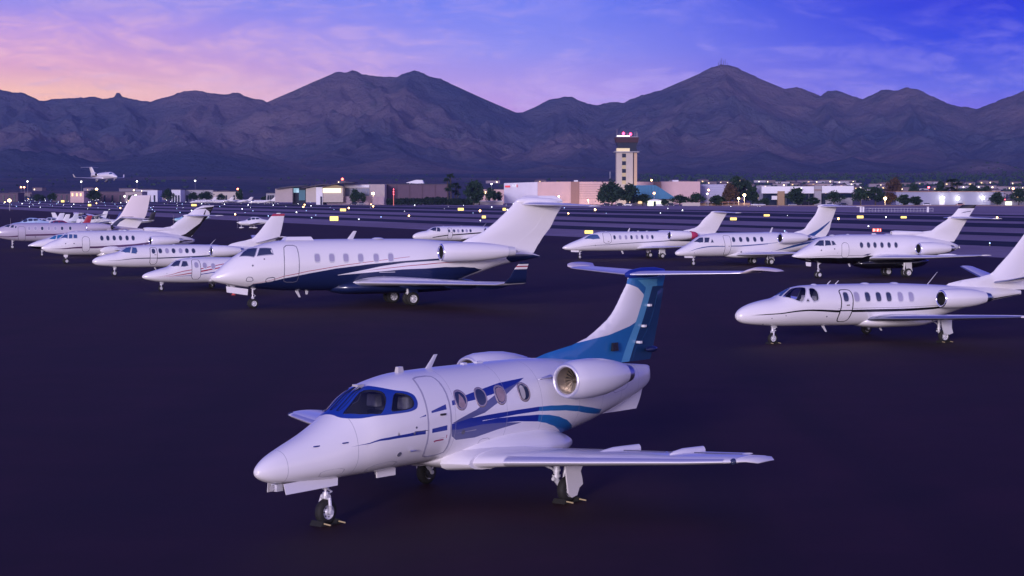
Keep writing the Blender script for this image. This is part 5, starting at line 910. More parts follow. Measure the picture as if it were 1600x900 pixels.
# ================================================================== light propeller aircraft
def light_plane(loc, rz, label, col, top=None, high=False, spats=True, stripe=None, sc_=1.0):
    m0 = paint('hull_%d_%d_%d' % tuple(int(c*99) for c in col), col); m1 = paint('trim_%d_%d_%d' % tuple(int(c*99) for c in (top or col)), top or col)
    root = empty('light_aircraft', loc, rz, label, 'light aircraft', 'light aircraft parked beyond the jets'); root.scale = (sc_,)*3
    BB = Body([(0,1.12,1.12,0,1.12),(.08,1.28,.95,.2,1.12),(.4,1.38,.75,.42,1.1),(1.2,1.5,.62,.55,1.05),(1.9,1.85 if not high else 1.9,.6,.6,1.1),(2.6,2.1,.6,.6,1.15),(3.4,2.08,.66,.56,1.2),(4.4,1.7,.85,.38,1.25),(5.8,1.5,1.05,.2,1.28),(7.0,1.45,1.2,.06,1.32),(7.1,1.4,1.26,0,1.33)])
    skin('fuselage', BB, root, [m0, m1], [([(.1,-12),(3,-16),(7,4),(7,-30),(3,-34),(.1,-26)],1)], ds=.4, dth=15)
    for q in ([(1.5,60),(1.75,80),(2.1,80),(2.2,50),(2.15,30),(1.7,32)], [(2.28,62),(2.9,60),(2.9,28),(2.24,30)], [(3.0,58),(3.7,52),(3.6,34),(3.0,28)]):
        for sd in (1, -1): patch('canopy_window', BB, rounded(q, 1), DGLASS, root, .01, step=.3, side=sd)
    zz = 2.15 if high else .85; ws_ = [(1.75,1.4,.0 if high else .45,zz,.14,2),(1.85,1.25,2.4,zz+.1,.13,3),(2.05,.95,5.2,zz+.3,.12,3),(2.25,.6,5.6,zz+.33,.10,6)]
    for sd in (1, -1):
        w = wing('wing', ws_, m0, root, sd)
        if high: g = G(); g.tube(L3((2.0, sd*.5, .8)), L3((2.1, sd*2.4, zz+.02)), .04, .03, 8); g.out('wing_strut', m0, root)
        wing('tailplane', [(6.2,.9,.05,1.42,.1,0),(6.4,.6,1.75,1.45,.1,0)], m0, root, sd)
    fin('fin', [(1.35,5.7,7.1,.06),(1.6,6.1,7.2,.09),(2.75,6.85,7.55,.09)], [m1 if top else m0], root)
    g = G(); g.lathe(L3((-.28,0,1.12)), (-1,0,0), [(0,.01),(.1,.09),(.3,.17),(.32,.01)], 14)
    for sg in (1, -1): g.add([(.12,-.02,1.12),(.10,.08,1.12+sg*.1),(.13,.06,1.12+sg*.92),(.15,-.02,1.12+sg*.95)], [(0,1,2,3)])
    g.out('propeller', mat('propeller_metal', (.4,.4,.42), .4, .6), root)
    for (s, y) in ((.55,0),(2.6,1.2),(2.6,-1.2)):
        g = G(); g.tube(L3((s, y*.55, .75)), L3((s, y, .2)), .04, .035, 8)
        g.lathe((-s, y-.07, .19), (0,1,0), [(0,.1),(0,.17),(.04,.19),(.10,.19),(.14,.17),(.14,.1)], 14, 1)
        if spats: g.v; gg = G(); gg.lathe(L3((s-.4,y,.26)), (-1,0,0), [(0,.01),(.15,.1),(.4,.14),(.8,.07),(.95,.01)], 12); gg.out('wheel_fairing', m0, root, True)
        g.out('landing_gear', [m0, RUBBER], root, True)
    return root
WHT = (.74,.74,.78)
for (px, py, D, rz, label, col, top, high, k) in [
    (372,358,326,180+22,'white low wing propeller plane standing alone right of the dark striped fin',WHT,None,False,1.0),
    (272,351,367,180+30,'pale turquoise propeller plane, half behind the dark striped fin',(.30,.56,.66),(.7,.75,.8),False,1.0),
    (100,354,345,180+18,'white high wing propeller plane, leftmost of the row behind the beige fin',WHT,None,True,1.05),
    (128,356,335,180+28,'white propeller plane with dark blue flash, middle of the far row',WHT,(.05,.07,.3),True,1.0),
    (148,357,338,180+200,'white low wing plane seen tail on, between two others in the far row',WHT,None,False,1.0),
    (172,358,325,180+22,'white propeller plane with black belly, just left of the beige fin',WHT,(.01,.01,.02),False,1.05),
    (58,366,276,180+18,'dark red propeller plane with red tail behind the plum striped jet',(.30,.02,.05),(.34,.02,.05),False,1.05),
    (18,362,296,180+25,'pale blue propeller plane at the left picture edge',(.45,.60,.78),(.7,.7,.8),False,1.1),
    (36,360,306,180+22,'white propeller plane second from the left picture edge',WHT,None,False,1.0),
    (52,359,318,180+20,'silver tailed propeller plane right behind the dark red one',(.55,.58,.66),None,False,1.0)]:
    p = at(px, py, D); light_plane((p.x, p.y, 0), R(rz), label, col, top, high, True, None, k)

# distant parked jets and the jet on approach: copies of the slim one, each with its own parts
LJ = [o for o in bpy.data.objects if o.get('label', '').startswith('slim white T')][0]
def jet_copy(loc, rz, label, group=None, pitch=0., roll=0., s=1.):
    c = copy_tree(LJ); c.location = loc; c.rotation_euler = (roll, pitch, rz); c.scale = (s, s, s); c['label'] = label
    if group: c['group'] = group
    for ch in list(c.children):
        if ch.name.startswith('engine_cover'): bpy.data.objects.remove(ch)
    return c
p = at(183, 276, 600); jet_copy((p.x, p.y, p.z-1.3), R(-53), 'white jet with its wheels down, flying low over the airfield on approach', 'jet on approach', R(-2), 0., 1.2)
for (px, D, rz, lb) in ((296,1150,200,'white jet parked far away, left of two by the long low hangar'),(322,1150,195,'white jet parked far away by the long low hangar, right of its twin'),(352,1160,190,'white jet parked far away in front of the beige low building'),(388,1120,185,'white jet parked far away beside the big hangar wall')):
    p = at(px, 310, D); jet_copy((p.x, p.y, 0), R(rz), lb, 'far parked jets')

# ================================================================== airfield lights and signs
def emat(name, col, s): return mat(name, tuple(c*.5 for c in col), .5, emit=col, estr=s)
LW = emat('white_lamp', (.86,.88,1.0), 6.5); LB = emat('blue_lamp', (.40,.58,1.0), 5.5); LA = emat('amber_lamp', (1.0,.55,.2), 12); LRD = emat('red_lamp', (1.0,.08,.12), 12)
STK = mat('lamp_stake', (.2,.2,.1), .6)
def lamp_mesh(m, r):
    g = G(); g.tube((0,0,0), (0,0,.34), .05, .04, 6, 1); g.lathe((0,0,.3), (0,0,1), [(0,r*.5),(r*.5,r*.95),(r,r),(r*1.6,r*.75),(r*2,.01)], 8)
    me = bpy.data.meshes.new('airfield_light'); me.from_pydata(g.v, [], g.f); me.materials.append(m); me.materials.append(STK); me.polygons.foreach_set('material_index', g.m); return me
LMS = {'w': [lamp_mesh(LW, r) for r in (.06, .09, .14)], 'b': [lamp_mesh(LB, r) for r in (.06, .09)], 'a': [lamp_mesh(LA, .2)]}
LAB = {'w': ('small white airfield light on a short stake beside the paved strips', 'white airfield lights'), 'b': ('small blue airfield light on a short stake beside the paved strips', 'blue airfield lights'), 'a': ('bright amber airfield light standing low on the infield', 'amber airfield lights')}
lr = random.Random(11); cnt = 0
def put_light(p, k, sc_=1.):
    global cnt
    o = bpy.data.objects.new('airfield_light', lr.choice(LMS[k])); COL.objects.link(o); o.location = p; o.scale = (sc_,)*3; tag(o, LAB[k][0], 'airfield light', LAB[k][1]); cnt += 1
for q, sp, kinds in ((137,44,'bw'),(155,58,'bbw'),(172,60,'bw'),(189,64,'bw'),(215,66,'bw'),(249,70,'bww'),(266,60,'ww'),(314,60,'ww'),(328,80,'wb'),(352,70,'wwb'),(385,90,'wwb'),(430,100,'w')):
    r = 60+lr.random()*sp
    while r < 2300:
        v = qr(q+lr.uniform(-1.5, 1.5), r)
        px = 800+F*v.x/v.y if v.y > 10 else 9e9
        if -30 < px < 1630 and cnt < 240 and lr.random() < (.55 if px > 500 else .85):
            put_light(v, 'a' if lr.random() < .07 else lr.choice(kinds), 1.0 if v.y < 500 else 1.0+min(v.y-500, 1200)/1700)
        r += sp*lr.uniform(.7, 1.3)*(1.0 if r < 700 else .8)
for (px, py) in ((583,325),(639,340),(750,333),(888,336),(930,331),(1310,345),(1558,343),(545,328),(476,322),(474,326)): put_light(gnd(px, py), 'a', 1.0 if py > 335 else 1.5)
YS = emat('lit_yellow_panel', (1.0,.72,.18), 1.6); RS = emat('lit_red_panel', (.9,.10,.07), 1.0); WS_ = emat('lit_white_panel', (1.0,.85,.8), 1.6); FR_ = mat('sign_case', (.03,.03,.03), .6)
SEG7 = {'3': 'abgcd', '2': 'abged', '1': 'bc', '-': 'g'}
def sign(px, pyt, pyb, wpx, label, face=YS, text=None):
    p = gnd(px, pyb+2); D = p.y; w = wpx*D/F; h = max((pyb-pyt)*D/F, .35); z0 = p.z+max(2*D/F, .15)
    o = empty('guidance_sign', p, 0, label, 'airfield sign', 'lit signs along the taxiways')
    g = G(); g.box(-w/2-.04,0,z0-.04,w/2+.04,.28,z0+h+.04); g.out('sign_case', FR_, o)
    g = G(); g.box(-w/2,-.02,z0,w/2,-.004,z0+h); g.out('sign_face', face, o)
    for sg in (-1, 1): g = G(); g.tube((sg*w*.35,.14,-.03),(sg*w*.35,.14,z0-.03),.04,.04,6); g.out('leg', FR_, o)
    if text:
        g = G(); n = len(text); cw = w*.92/n; ch = h*.72; t = ch*.17
        for i, c in enumerate(text):
            x = -w*.46+cw*(i+.15); W_ = cw*.66; z = z0+h*.14
            S = {'a': (x,z+ch-t,x+W_,z+ch), 'g': (x,z+ch/2-t/2,x+W_,z+ch/2+t/2), 'd': (x,z,x+W_,z+t), 'b': (x+W_-t,z+ch/2,x+W_,z+ch), 'c': (x+W_-t,z,x+W_,z+ch/2), 'e': (x,z,x+t,z+ch/2), 'f': (x,z+ch/2,x+t,z+ch)}
            for k in SEG7[c]: a = S[k]; g.box(a[0],-.03,a[1],a[2],-.022,a[3])
        g.out('lettering', WS_, o)
for a in [(522,338,345,13,'largest yellow lit sign left of centre, on the gravel'),(536,326,330,9,'small yellow lit sign right above the larger one on the gravel'),(720,325,329,9,'yellow lit sign left of the round amber marker near the navy bellied jet'),(756,337,341,6,'short square yellow lit sign in front of the large white fin'),(788,325,329,5,'tiny yellow lit sign beneath the white hall'),(920,360,365,13,'yellow lit sign just behind the nose of the slim jet'),(1146,340,344,10,'yellow lit sign right of the slim jet fin'),(1198,335,338,9,'yellow lit sign left of the tall T tail, smaller one'),(1344,337,341,10,'yellow lit sign right beside the tall T tail tip'),(1412,338,341,9,'yellow lit sign between the tall T tail and the black tipped fin'),(55,346,349,8,'yellow lit sign at far left above the row of propeller planes'),(98,313,316,5,'tiny yellow lit sign at far left in the light field'),(140,319,322,5,'tiny yellow lit sign left of the beige fin'),(303,319,322,8,'yellow lit sign between beige fin and dark striped fin'),(202,313,315,4,'tiny yellow lit sign left behind the beige fin top')]: sign(a[0], a[1], a[2], a[3], a[4])
sign(1370, 357, 362, 14, 'red lit sign with white figures 3-21 above the white over black jet', RS, '3-21')

# ================================================================== buildings along the far side
BW = mat('bluish_white_wall', (.62,.62,.74), .8, var=.05, scale=.3); BP = mat('pink_wall', (.58,.41,.42), .8, var=.06, scale=.2); BT = mat('tan_wall', (.40,.34,.36), .85, var=.06, scale=.3); BB_ = mat('brown_block_wall', (.105,.07,.11), .9, var=.12, scale=.4); BPI = mat('brown_pilaster', (.26,.16,.15), .85)
TEAL = mat('teal_metal_roof', (.008,.14,.30), .45, var=.1, scale=.3); DK = mat('dark_glazing', (.010,.018,.045), .12, spec=.35); GY = mat('grey_concrete', (.32,.31,.36), .85, var=.08, scale=.4); ROOFD = mat('dark_roof', (.05,.04,.07), .7); WHM = mat('white_panel', (.72,.72,.8), .7); CREAM = mat('cream_wall', (.46,.41,.38), .8, var=.05, scale=.4)
LITW = emat('lit_hall_window', (1.0,.86,.50), 1.7); LITC = emat('lit_cool_interior', (.45,.75,.95), .6); LITY = emat('lit_warm_window', (1.0,.70,.35), 1.3); LITG = emat('lit_bright_booth', (.95,1.0,.72), 1.6)
class Site:                                            # a building seen between given pixels, standing D metres away
    def __init__(self, name, px, D, label, cat='building', group=None):
        p = at(px, 303, D); self.o = empty(name, (p.x, D, 0), 0, label, cat, group); self.x = p.x; self.D = D
    def b(self, part, px0, px1, y0, y1, m, depth=20., dy=0., parent=None, base=True, taper=0.):
        D = self.D+dy; a = at(px0, y1, D); c = at(px1, y0, D); z0 = -.02 if (y1 is None or (base and y1 >= 313)) else a.z
        g = G(); g.box(a.x-self.x, dy, z0, c.x-self.x, dy+depth, c.z, taper=taper); return g.out(part, m, parent or self.o)
    def poly(self, part, pts, m, depth=20., dy=0., parent=None):
        D = self.D+dy; P = [at(x, y, D) for x, y in pts]; n = len(P); v = [(q.x-self.x, dy, max(q.z, -.02)) for q in P]+[(q.x-self.x, dy+depth, max(q.z, -.02)) for q in P]
        return mesh(part, v, [tuple(range(n)), tuple(range(n, 2*n))[::-1]]+[(i, i+n, (i+1) % n+n, (i+1) % n) for i in range(n)], m, parent or self.o, False)
S = Site('control_tower', 979, 1060, 'tall square control tower with dark glass cab and red lights on its roof', 'tower')
w = S.b('shaft', 963, 989, 237, 325, CREAM, 9); S.b('shaft', 990.5, 995.5, 238, 325, mat('warm_lit_stair', (.50,.36,.26), .8), 9, .6); S.b('shaft_groove', 989, 990.5, 238, 325, ROOFD, 8, 1)
for k in range(4): yy = 240+12*k; S.b('stair_window', 972, 978, yy, yy+6, DK, .3, -.25, w, False); S.b('stair_panel', 972, 978, yy+6.3, yy+11.7, mat('yellow_panel', (.50,.42,.24), .7), .2, -.15, w, False)
S.b('balcony', 960, 999, 236.5, 238, GY, 12, -1.5, None, False)
S.b('band', 964, 984, 231.5, 236.5, mat('lit_band', (.6,.5,.32), .7, emit=(1.,.8,.45), estr=.35), 9, -.3, None, False); S.b('band', 984, 995, 231.5, 236.5, DK, 9, -.2, None, False)
S.poly('cab_glass', [(966,231.5),(994,231.5),(996.5,222),(963.5,222)], DK, 10, -.4)
for x in (969,974.5,980,985.5,991): S.b('mullion', x-.1, x+.1, 222, 231.5, DK, .2, -.65, None, False)
S.poly('cab_roof', [(963,222.5),(997,222.5),(998.5,214.5),(961.5,214.5)], mat('dark_red_roof', (.045,.018,.03), .8), 12, -1.2)
S.b('roof_rail', 962.5, 997, 213.4, 214.2, GY, .3, -1, None, False); S.b('light_bar', 964, 984, 211.8, 213.2, emat('tower_light_bar', (1.,.9,.95), 2.5), .5, -1, None, False)
for x, y in ((974,208.5),(985,209.5)): p = at(x, y, 1060); g = G(); g.lathe((p.x-S.x,-1,p.z-.9),(0,0,1),[(0,.3),(.5,.75),(1.1,.75),(1.6,.3),(1.7,.01)],10); g.out('beacon', emat('red_beacon', (1.,.05,.14), 7), S.o, True)
for x, yt in ((964,201),(968,209),(992,206),(994.5,205),(980,207),(996,207)): p = at(x, yt, 1060); b_ = at(x, 214, 1060); g = G(); g.tube((p.x-S.x,0,b_.z),(p.x-S.x,0,p.z),.14,.08,6); g.out('antenna', GY, S.o)

S = Site('hangar', 500, 1090, 'low arched hangar with one tall bright window and a dark curved roof'); 
S.poly('side_wall', [(430,316),(457,316),(457,292.5),(430,294.5)], BT, 26); S.b('open_bay', 457, 478, 293, 316, DK, 2, 6); S.b('bay_light', 458, 467, 294, 301, LITC, .5, 5.5, None, False); S.b('bay_wall', 467, 477, 297, 313, mat('teal_interior', (.04,.16,.24), .6), .5, 5.2, None, False)
S.poly('gable_wall', [(478,316),(494,316),(494,291.5),(478,294)], CREAM, 24); S.b('column', 494, 504, 292.5, 316, WHM, 24, -.6); S.b('column_panel', 500.5, 503, 307, 315, DK, .3, -.95)
S.poly('front_wall', [(504,316),(536,316),(536,291.5),(520,287.5),(504,291.5)], CREAM, 24, .2); S.b('tall_window', 504.8, 532.8, 294.2, 301, LITW, .3, -.3, None, False)
S.poly('arched_truss', [(504,293),(512,289.6),(520,288.2),(528,289.3),(535,292),(535,293.6),(504,294)], mat('truss_yellow', (.34,.27,.14), .7), .6, -.9)
for px0, px1, y0, y1, yt in ((429,480,295,290.6,289.4),(470,516,293.6,288.6,287),(500,554,291.5,285.6,283.8)):
    S.poly('curved_roof', [(px0,y0),(px0+(px1-px0)*.25,y0-2.6),(px0+(px1-px0)*.5,y1),(px0+(px1-px0)*.8,yt+.2),(px1,yt+.9),(px1-2,yt+1.8),(px0+(px1-px0)*.7,y1+.9),(px0+(px1-px0)*.45,y1+2.2),(px0+3,y0+.6)], ROOFD, 30, -3)
for k in range(11): x = 482+k*6.2; y = 285.6-.32*k; p = at(x, y, 1090); q_ = at(x, y+2.6, 1090); g = G(); g.tube((q_.x-S.x-.5,0,q_.z-.6),(p.x-S.x,0,p.z),.22,.15,5); g.out('roof_vent', ROOFD, S.o)
p = at(535, 280, 1090); g = G(); g.lathe((p.x-S.x,0,p.z-.6),(0,0,1),[(0,.3),(.4,.7),(.9,.7),(1.4,.01)],10); g.out('roof_beacon', emat('red_roof_beacon', (1.,.12,.08), 8), S.o, True)
S = Site('office_block', 570, 1100, 'long pale wall with a recessed glass front, right of the arched hangar'); S.b('wall', 537, 601, 288, 317, BT, 22, 2); S.b('glass_front', 540, 577, 294.2, 306, mat('blue_grey_glazing', (.10,.12,.22), .3), .4, 1.5, None, False); S.b('fascia', 538, 577, 289, 293, WHM, .5, 1.2, None, False); S.b('front_wall', 511, 600, 307, 317, mat('plum_garden_wall', (.30,.24,.32), .9), .8, -5)
for x in (548,556,564,572): S.b('mullion', x-.2, x+.2, 294.2, 306, GY, .3, 1.15, None, False)
S = Site('warehouse', 650, 1120, 'wide dark brown windowless block left of centre'); S.b('wall', 602, 700, 288, 316, BB_, 40); S.b('roof_edge', 601.5, 700.5, 287.4, 288.2, ROOFD, 41, -.4, None, False); S.b('corner_panel', 601.8, 606, 289, 316, mat('plum_panel', (.06,.04,.08), .9), .4, -.6)
for x in (620, 640, 660, 680): S.b('pilaster', x-.4, x+.4, 288.6, 316, mat('brown_joint', (.09,.055,.085), .9), .3, -.4)
S = Site('pavilion', 648, 1300, 'small white pointed canopy roof rising behind the dark brown block'); S.poly('canopy_roof', [(634,285.5),(650,281),(660,281.3),(662,286.5),(650,286.8)], WHM, 14); S.b('post', 640, 641, 286.4, 316, WHM, .6, 2); S.b('post', 656, 657, 286.4, 316, WHM, .6, 2)
S = Site('hall', 945, 1130, 'very long pink and white hall behind the tower with a red sign'); 
S.poly('wall', [(787.5,317.5),(840,317.5),(840,284.4),(787.5,286.2)], BW, 50); S.poly('wall', [(840,317.5),(892,317.5),(892,283.8),(840,284.3)], BP, 49, .4); S.b('pilaster', 892, 904.5, 283.9, 318, BPI, 20, -.5); S.b('wall', 904.5, 941, 284, 318, BP, 45, .4)
for k in range(7): S.b('wall_groove', 905, 941, 288+k*3.6, 288.4+k*3.6, BPI, .2, .15, None, False)
S.b('wall', 941, 1022, 284, 318, BP, 45, .6); S.b('pilaster', 1021, 1033, 284, 318, BPI, 20, -.5); S.b('wall', 1033, 1094, 283.6, 318, BP, 45, .4)
S.b('roof_unit', 897, 903, 281.6, 283.8, WHM, 5, 8, None, False); S.b('roof_unit', 1051, 1060, 281.4, 283.6, WHM, 5, 8, None, False); S.b('roof_trim', 787, 1094, 283.2, 284, mat('trim_lilac', (.5,.48,.6), .7), 1, .5, None, False) if 0 else None
sg_ = S.b('wall_sign', 789, 797, 289.9, 292.7, mat('sign_red', (.55,.03,.05), .5, emit=(1,.05,.06), estr=.35), .5, -.8, None, False); RB = mat('sign_red', (.55,.03,.05)); LT = emat('sign_white', (.9,.92,1.), .7)
for (x0, x1, y0, y1) in ((800.4,803,288.9,289.6),(801.4,802,289.6,292.2),(804.2,804.8,289.2,292.2),(806.2,806.8,289.2,292.2),(804.6,806.5,288.7,289.4),(804.6,806.5,290.4,290.9)): S.b('sign_letter', x0, x1, y0, y1, LT, .4, -.8, sg_, False)
S.b('sign_mark', 807.2, 808.4, 288.4, 292.4, RB, .4, -.8, sg_, False)
S = Site('warehouse', 1117, 1150, 'blue grey ribbed metal shed right of the long pink hall'); S.b('wall', 1094.5, 1141, 288, 318, mat('blue_grey_metal', (.36,.36,.52), .6), 30, 2)
for k in range(5): S.b('wall_rib', 1095, 1130, 291+k*3.6, 291.5+k*3.6, mat('rib_light', (.5,.5,.66), .5), .3, 1.6, None, False)
S = Site('terminal', 1030, 1020, 'low terminal under a large sloping teal roof'); D = 1020
S.poly('roof', [(985,289.5),(1024,289.2),(1034,295),(1056,309.5),(1058,311),(985,311)], TEAL, 26); S.b('wall', 988, 1052, 311, 321, CREAM, 18, 3)
for x in (1000, 1012, 1042): S.b('window', x-3, x+3, 313.5, 318, LITY if x == 1000 else DK, .3, 2.6, None, False)
for k in range(9): x = 988+k*5; S.b('roof_rib', x-.12, x+.12, 289.8+max(0,(x-1024)*.62), 310.8, mat('teal_rib', (.012,.10,.18), .4), .3, -.32, None, False)
S = Site('guard_booth', 1024, 985, 'brightly lit white booth in front of the teal roof'); S.b('wall', 1013, 1035, 313.5, 321, LITG, 6, 0); S.poly('arched_roof', [(1012,314),(1016,312.2),(1024,311.4),(1031,312.2),(1036,314)], WHM, 8, -1); S.b('door', 1021, 1025, 314.6, 321, DK, .3, -.35); S.b('counter', 1025.5, 1037, 318.6, 321, WHM, 2, -1.8)
for x in (1013.5,1018,1029,1035.4): S.b('post', x-.3, x+.3, 314, 321, WHM, .4, -.9)
S = Site('carport', 1128, 1000, 'long low shelter with a thin flat roof and warm light beneath'); S.b('roof', 1100, 1156, 315.3, 316.3, mat('rust_roof', (.26,.12,.10), .7), 8, 0, None, False); S.b('back_wall', 1093, 1172, 317, 321.5, mat('warm_wall', (.42,.26,.18), .8), .6, 8)
for x in range(1102, 1158, 9): S.b('post', x-.25, x+.25, 316, 321.5, GY, .4, .4)
S = Site('office_block', 1262, 1040, 'modern white two storey office with dark ribbon glazing and two pillars'); S.b('lower_glass', 1192, 1333, 302, 320, DK, 20, 2.5); S.b('upper_wall', 1190, 1272, 291.2, 302.2, WHM, 24, 0, None, False); S.b('upper_wall', 1284, 1334, 290.6, 301.2, WHM, 24, 0, None, False)
S.b('pillar', 1215, 1226, 298.6, 320, mat('bronze_pillar', (.30,.20,.12), .7), 6, -.8); S.b('pillar', 1272.5, 1283.5, 289.8, 320, GY, 26, -1.2); S.b('roof_parapet', 1262, 1297, 288.2, 289.6, BPI, 18, 6, None, False); S.b('lower_wall', 1206, 1215, 306, 312, WHM, 2, 1, None, False); S.b('lower_wall', 1290, 1332, 309, 320, GY, 2, 1.6); S.b('pillar_band', 1272.2, 1283.8, 296, 297.6, BPI, .4, -1.7, None, False)
for x in (1228,1240,1252,1264): S.b('mullion', x-.3, x+.3, 302.4, 319, GY, .3, 2.1)
S = Site('warehouse', 1480, 1080, 'long pale lilac warehouse with bright wall lamps at right'); S.b('wall', 1400, 1568, 299.6, 321, mat('lilac_wall', (.28,.29,.42), .8, var=.05, scale=.2), 30); S.b('roof_edge', 1399, 1569, 298.8, 299.8, mat('warm_edge', (.30,.18,.14), .8), 31, -.5, None, False); S.b('door', 1468, 1476, 313, 321, WHM, .3, -.35); S.b('door', 1504, 1508, 315, 321, GY, .3, -.35)
for x, y in ((1472,309),(1496,310),(1535,309)):
    p = at(x, y, 1079); g = G(); g.lathe((p.x-S.x,-1.6,p.z),(0,-1,0),[(0,.4),(.3,.85),(.5,.8),(.7,.01)],12); l_ = g.out('wall_lamp', emat('flood_lamp', (1.,.93,.75), 22), S.o, True)
S = Site('garage', 1575, 1040, 'small low building with lit doorway at the right picture edge'); S.b('wall', 1556, 1604, 313.5, 321.5, GY, 12); S.b('canopy', 1553, 1604, 312.4, 313.4, ROOFD, 14, -1.5, None, False); S.b('lit_doorway', 1571, 1581, 315, 321, LITG, .3, -.3); S.b('red_light', 1561, 1571, 311.2, 312.2, LRD, .4, -1.8, None, False)
# left side
for (x0, x1, yt, D, m, lb) in [(110,131,299,1350,BP,'small pink lit building at far left with three glowing doorways'),(155,196,300,1400,BB_,'low brown building left of the beige fin'),(196,222,300,1380,BT,'low tan building directly behind the beige fin'),(222,246,297,1500,BW,'short white hangar left of the long low hangar'),(268,282,296.4,1480,BW,'tall narrow white hangar end above the dark striped fin'),(282,333,297,1500,GY,'long low grey hangar between fins at left'),(333,374,299.5,1480,CREAM,'long beige low building with a tree at its end'),(82,110,303,1500,BB_,'dark low shed at far left beside the pink lit building'),(0,28,302,1500,BB_,'dark low shed at the very left edge'),(416,430,302,1200,GY,'small grey annex with lattice windows left of the arched hangar'),(740,788,296,1240,BP,'pink block with lit corner left of the white wall with red sign'),(740,786,314.6,1060,CREAM,'low cream garden wall below the pink block')]:
    S = Site('building', (x0+x1)/2, D, lb); S.b('wall', x0, x1, yt, 318, m, 20); S.b('roof_edge', x0-.3, x1+.3, yt-.7, yt+.1, ROOFD if D > 1100 else WHM, 20.6, -.3, None, False)
    if x0 == 110:
        for x in (113, 120, 126): S.b('lit_doorway', x-1, x+1.2, 302, 306.5, LITY, .3, -.4, None, False)
    elif x0 not in (740,) or yt < 300:
        for k in range(3): x = x0+(x1-x0)*(.2+.3*k); S.b('door', x-1.2, x+1.2, 305 if D > 1300 else 308, 318, DK, .3, -.35)
    if x0 == 416:
        for k in range(3): S.b('window', 418+k*3.6, 420.6+k*3.6, 305, 311, DK, .3, -.5, None, False)

# ---- walls, fences
S = Site('wall', 1330, 960, 'low tan boundary wall along the gravel on the right', 'wall'); S.b('wall', 1130, 1700, 320.6, 323.5, mat('boundary_wall', (.20,.14,.15), .9), .4)
S = Site('wall', 1060, 975, 'cream garden wall in front of the trees right of the tower', 'wall'); S.b('wall', 1066, 1094, 316.6, 323, CREAM, .5)
S = Site('fence', 1380, 640, 'white metal security fence with gate posts on the gravel', 'fence'); D = 640
for k in range(23): x = 1348+k*5; S.b('post', x-.18, x+.18, 325, 331.5, mat('fence_white', (.5,.5,.6), .6), .08)
S.b('rail', 1348, 1458, 325.2, 325.6, mat('fence_white', (.5,.5,.6)), .06, .1, None, False); S.b('rail', 1348, 1458, 329.4, 329.8, mat('fence_white', (.5,.5,.6)), .06, .1, None, False)
for x in (1345, 1349, 1450): S = Site('gate_post', x, 635, 'white gate post cabinet at %s end of the security fence' % {1345: 'the outer left', 1349: 'the inner left', 1450: 'the right'}[x], 'post'); S.b('cabinet', x-1.4, x+1.4, 323.5, 331.8, WHM, .5); S.b('cap', x-1.7, x+1.7, 322.8, 323.5, GY, .7, -.1, None, False)

# ---- parked cars by the terminal
def car_proto():
    o = empty('car', (0,-970,0)); g = G(); g.box(-2.2,-.88,.32,2.2,.88,.86,taper=.08); b_ = g.out('body', WHM, o); md = b_.modifiers.new('b', 'BEVEL'); md.width = .08; md.segments = 2
    g = G(); g.box(-1.3,-.8,.85,1.5,.8,1.42,taper=.26); g.out('cabin', DK, o); g = G(); g.box(-.95,-.52,1.42,1.15,.52,1.46); g.out('roof', WHM, o)
    for x in (-1.4, 1.4):
        for y in (-.8, .8): g = G(); g.lathe((x,y-.1,.33),(0,1,0),[(0,.2),(0,.31),(.05,.33),(.15,.33),(.2,.31),(.2,.2)],14); g.lathe((x,y-.11 if y < 0 else y+.11,.33),(0,1,0),[(0,.01),(0,.2)],12,1); g.out('wheel', [RUBBER, STEEL], o, True)
    return o
cp = None; CPM = {'white': WHM, 'dark': mat('dark_car_paint', (.02,.02,.03), .3, coat=.5), 'silver': mat('silver_car_paint', (.35,.35,.4), .35, .4), 'red': mat('red_car_paint', (.2,.02,.02), .35, coat=.5)}
for (px, D, c, lb) in ((1180,968,'white','white car left of its twin, just right of the carport'),(1189,968,'white','white car right of its twin, just right of the carport'),(968,972,'dark','dark car under the drooping trees at the tower foot'),(981,972,'silver','silver car under the largest drooping tree'),(948,974,'dark','dark car left of the tower trees'),(1048,972,'dark','dark car right of the lit booth'),(1238,975,'silver','silver car parked before the left half of the white office'),(1318,975,'dark','dark car parked before the right half of the white office'),(1296,978,'white','white car parked before the grey pillar of the office'),(1500,1000,'red','dark red car parked before the lilac warehouse'),(1448,1000,'white','white car parked left before the lilac warehouse'),(553,1060,'dark','dark car parked before the plum garden wall'),(564,1060,'silver','silver car parked right before the plum garden wall')):
    o = car_proto() if cp is None else copy_tree(cp); cp = cp or o; p = at(px, 318, D); o.location = (p.x, p.y, 0); o.rotation_euler = (0, 0, R(7*(px % 5)-12)); tag(o, lb, 'car', 'cars parked beyond the airfield')
    for ch in o.children:
        if ch.name.split('.')[0] in ('body', 'roof') and c != 'white': ch.data = ch.data.copy(); ch.data.materials[0] = CPM[c]

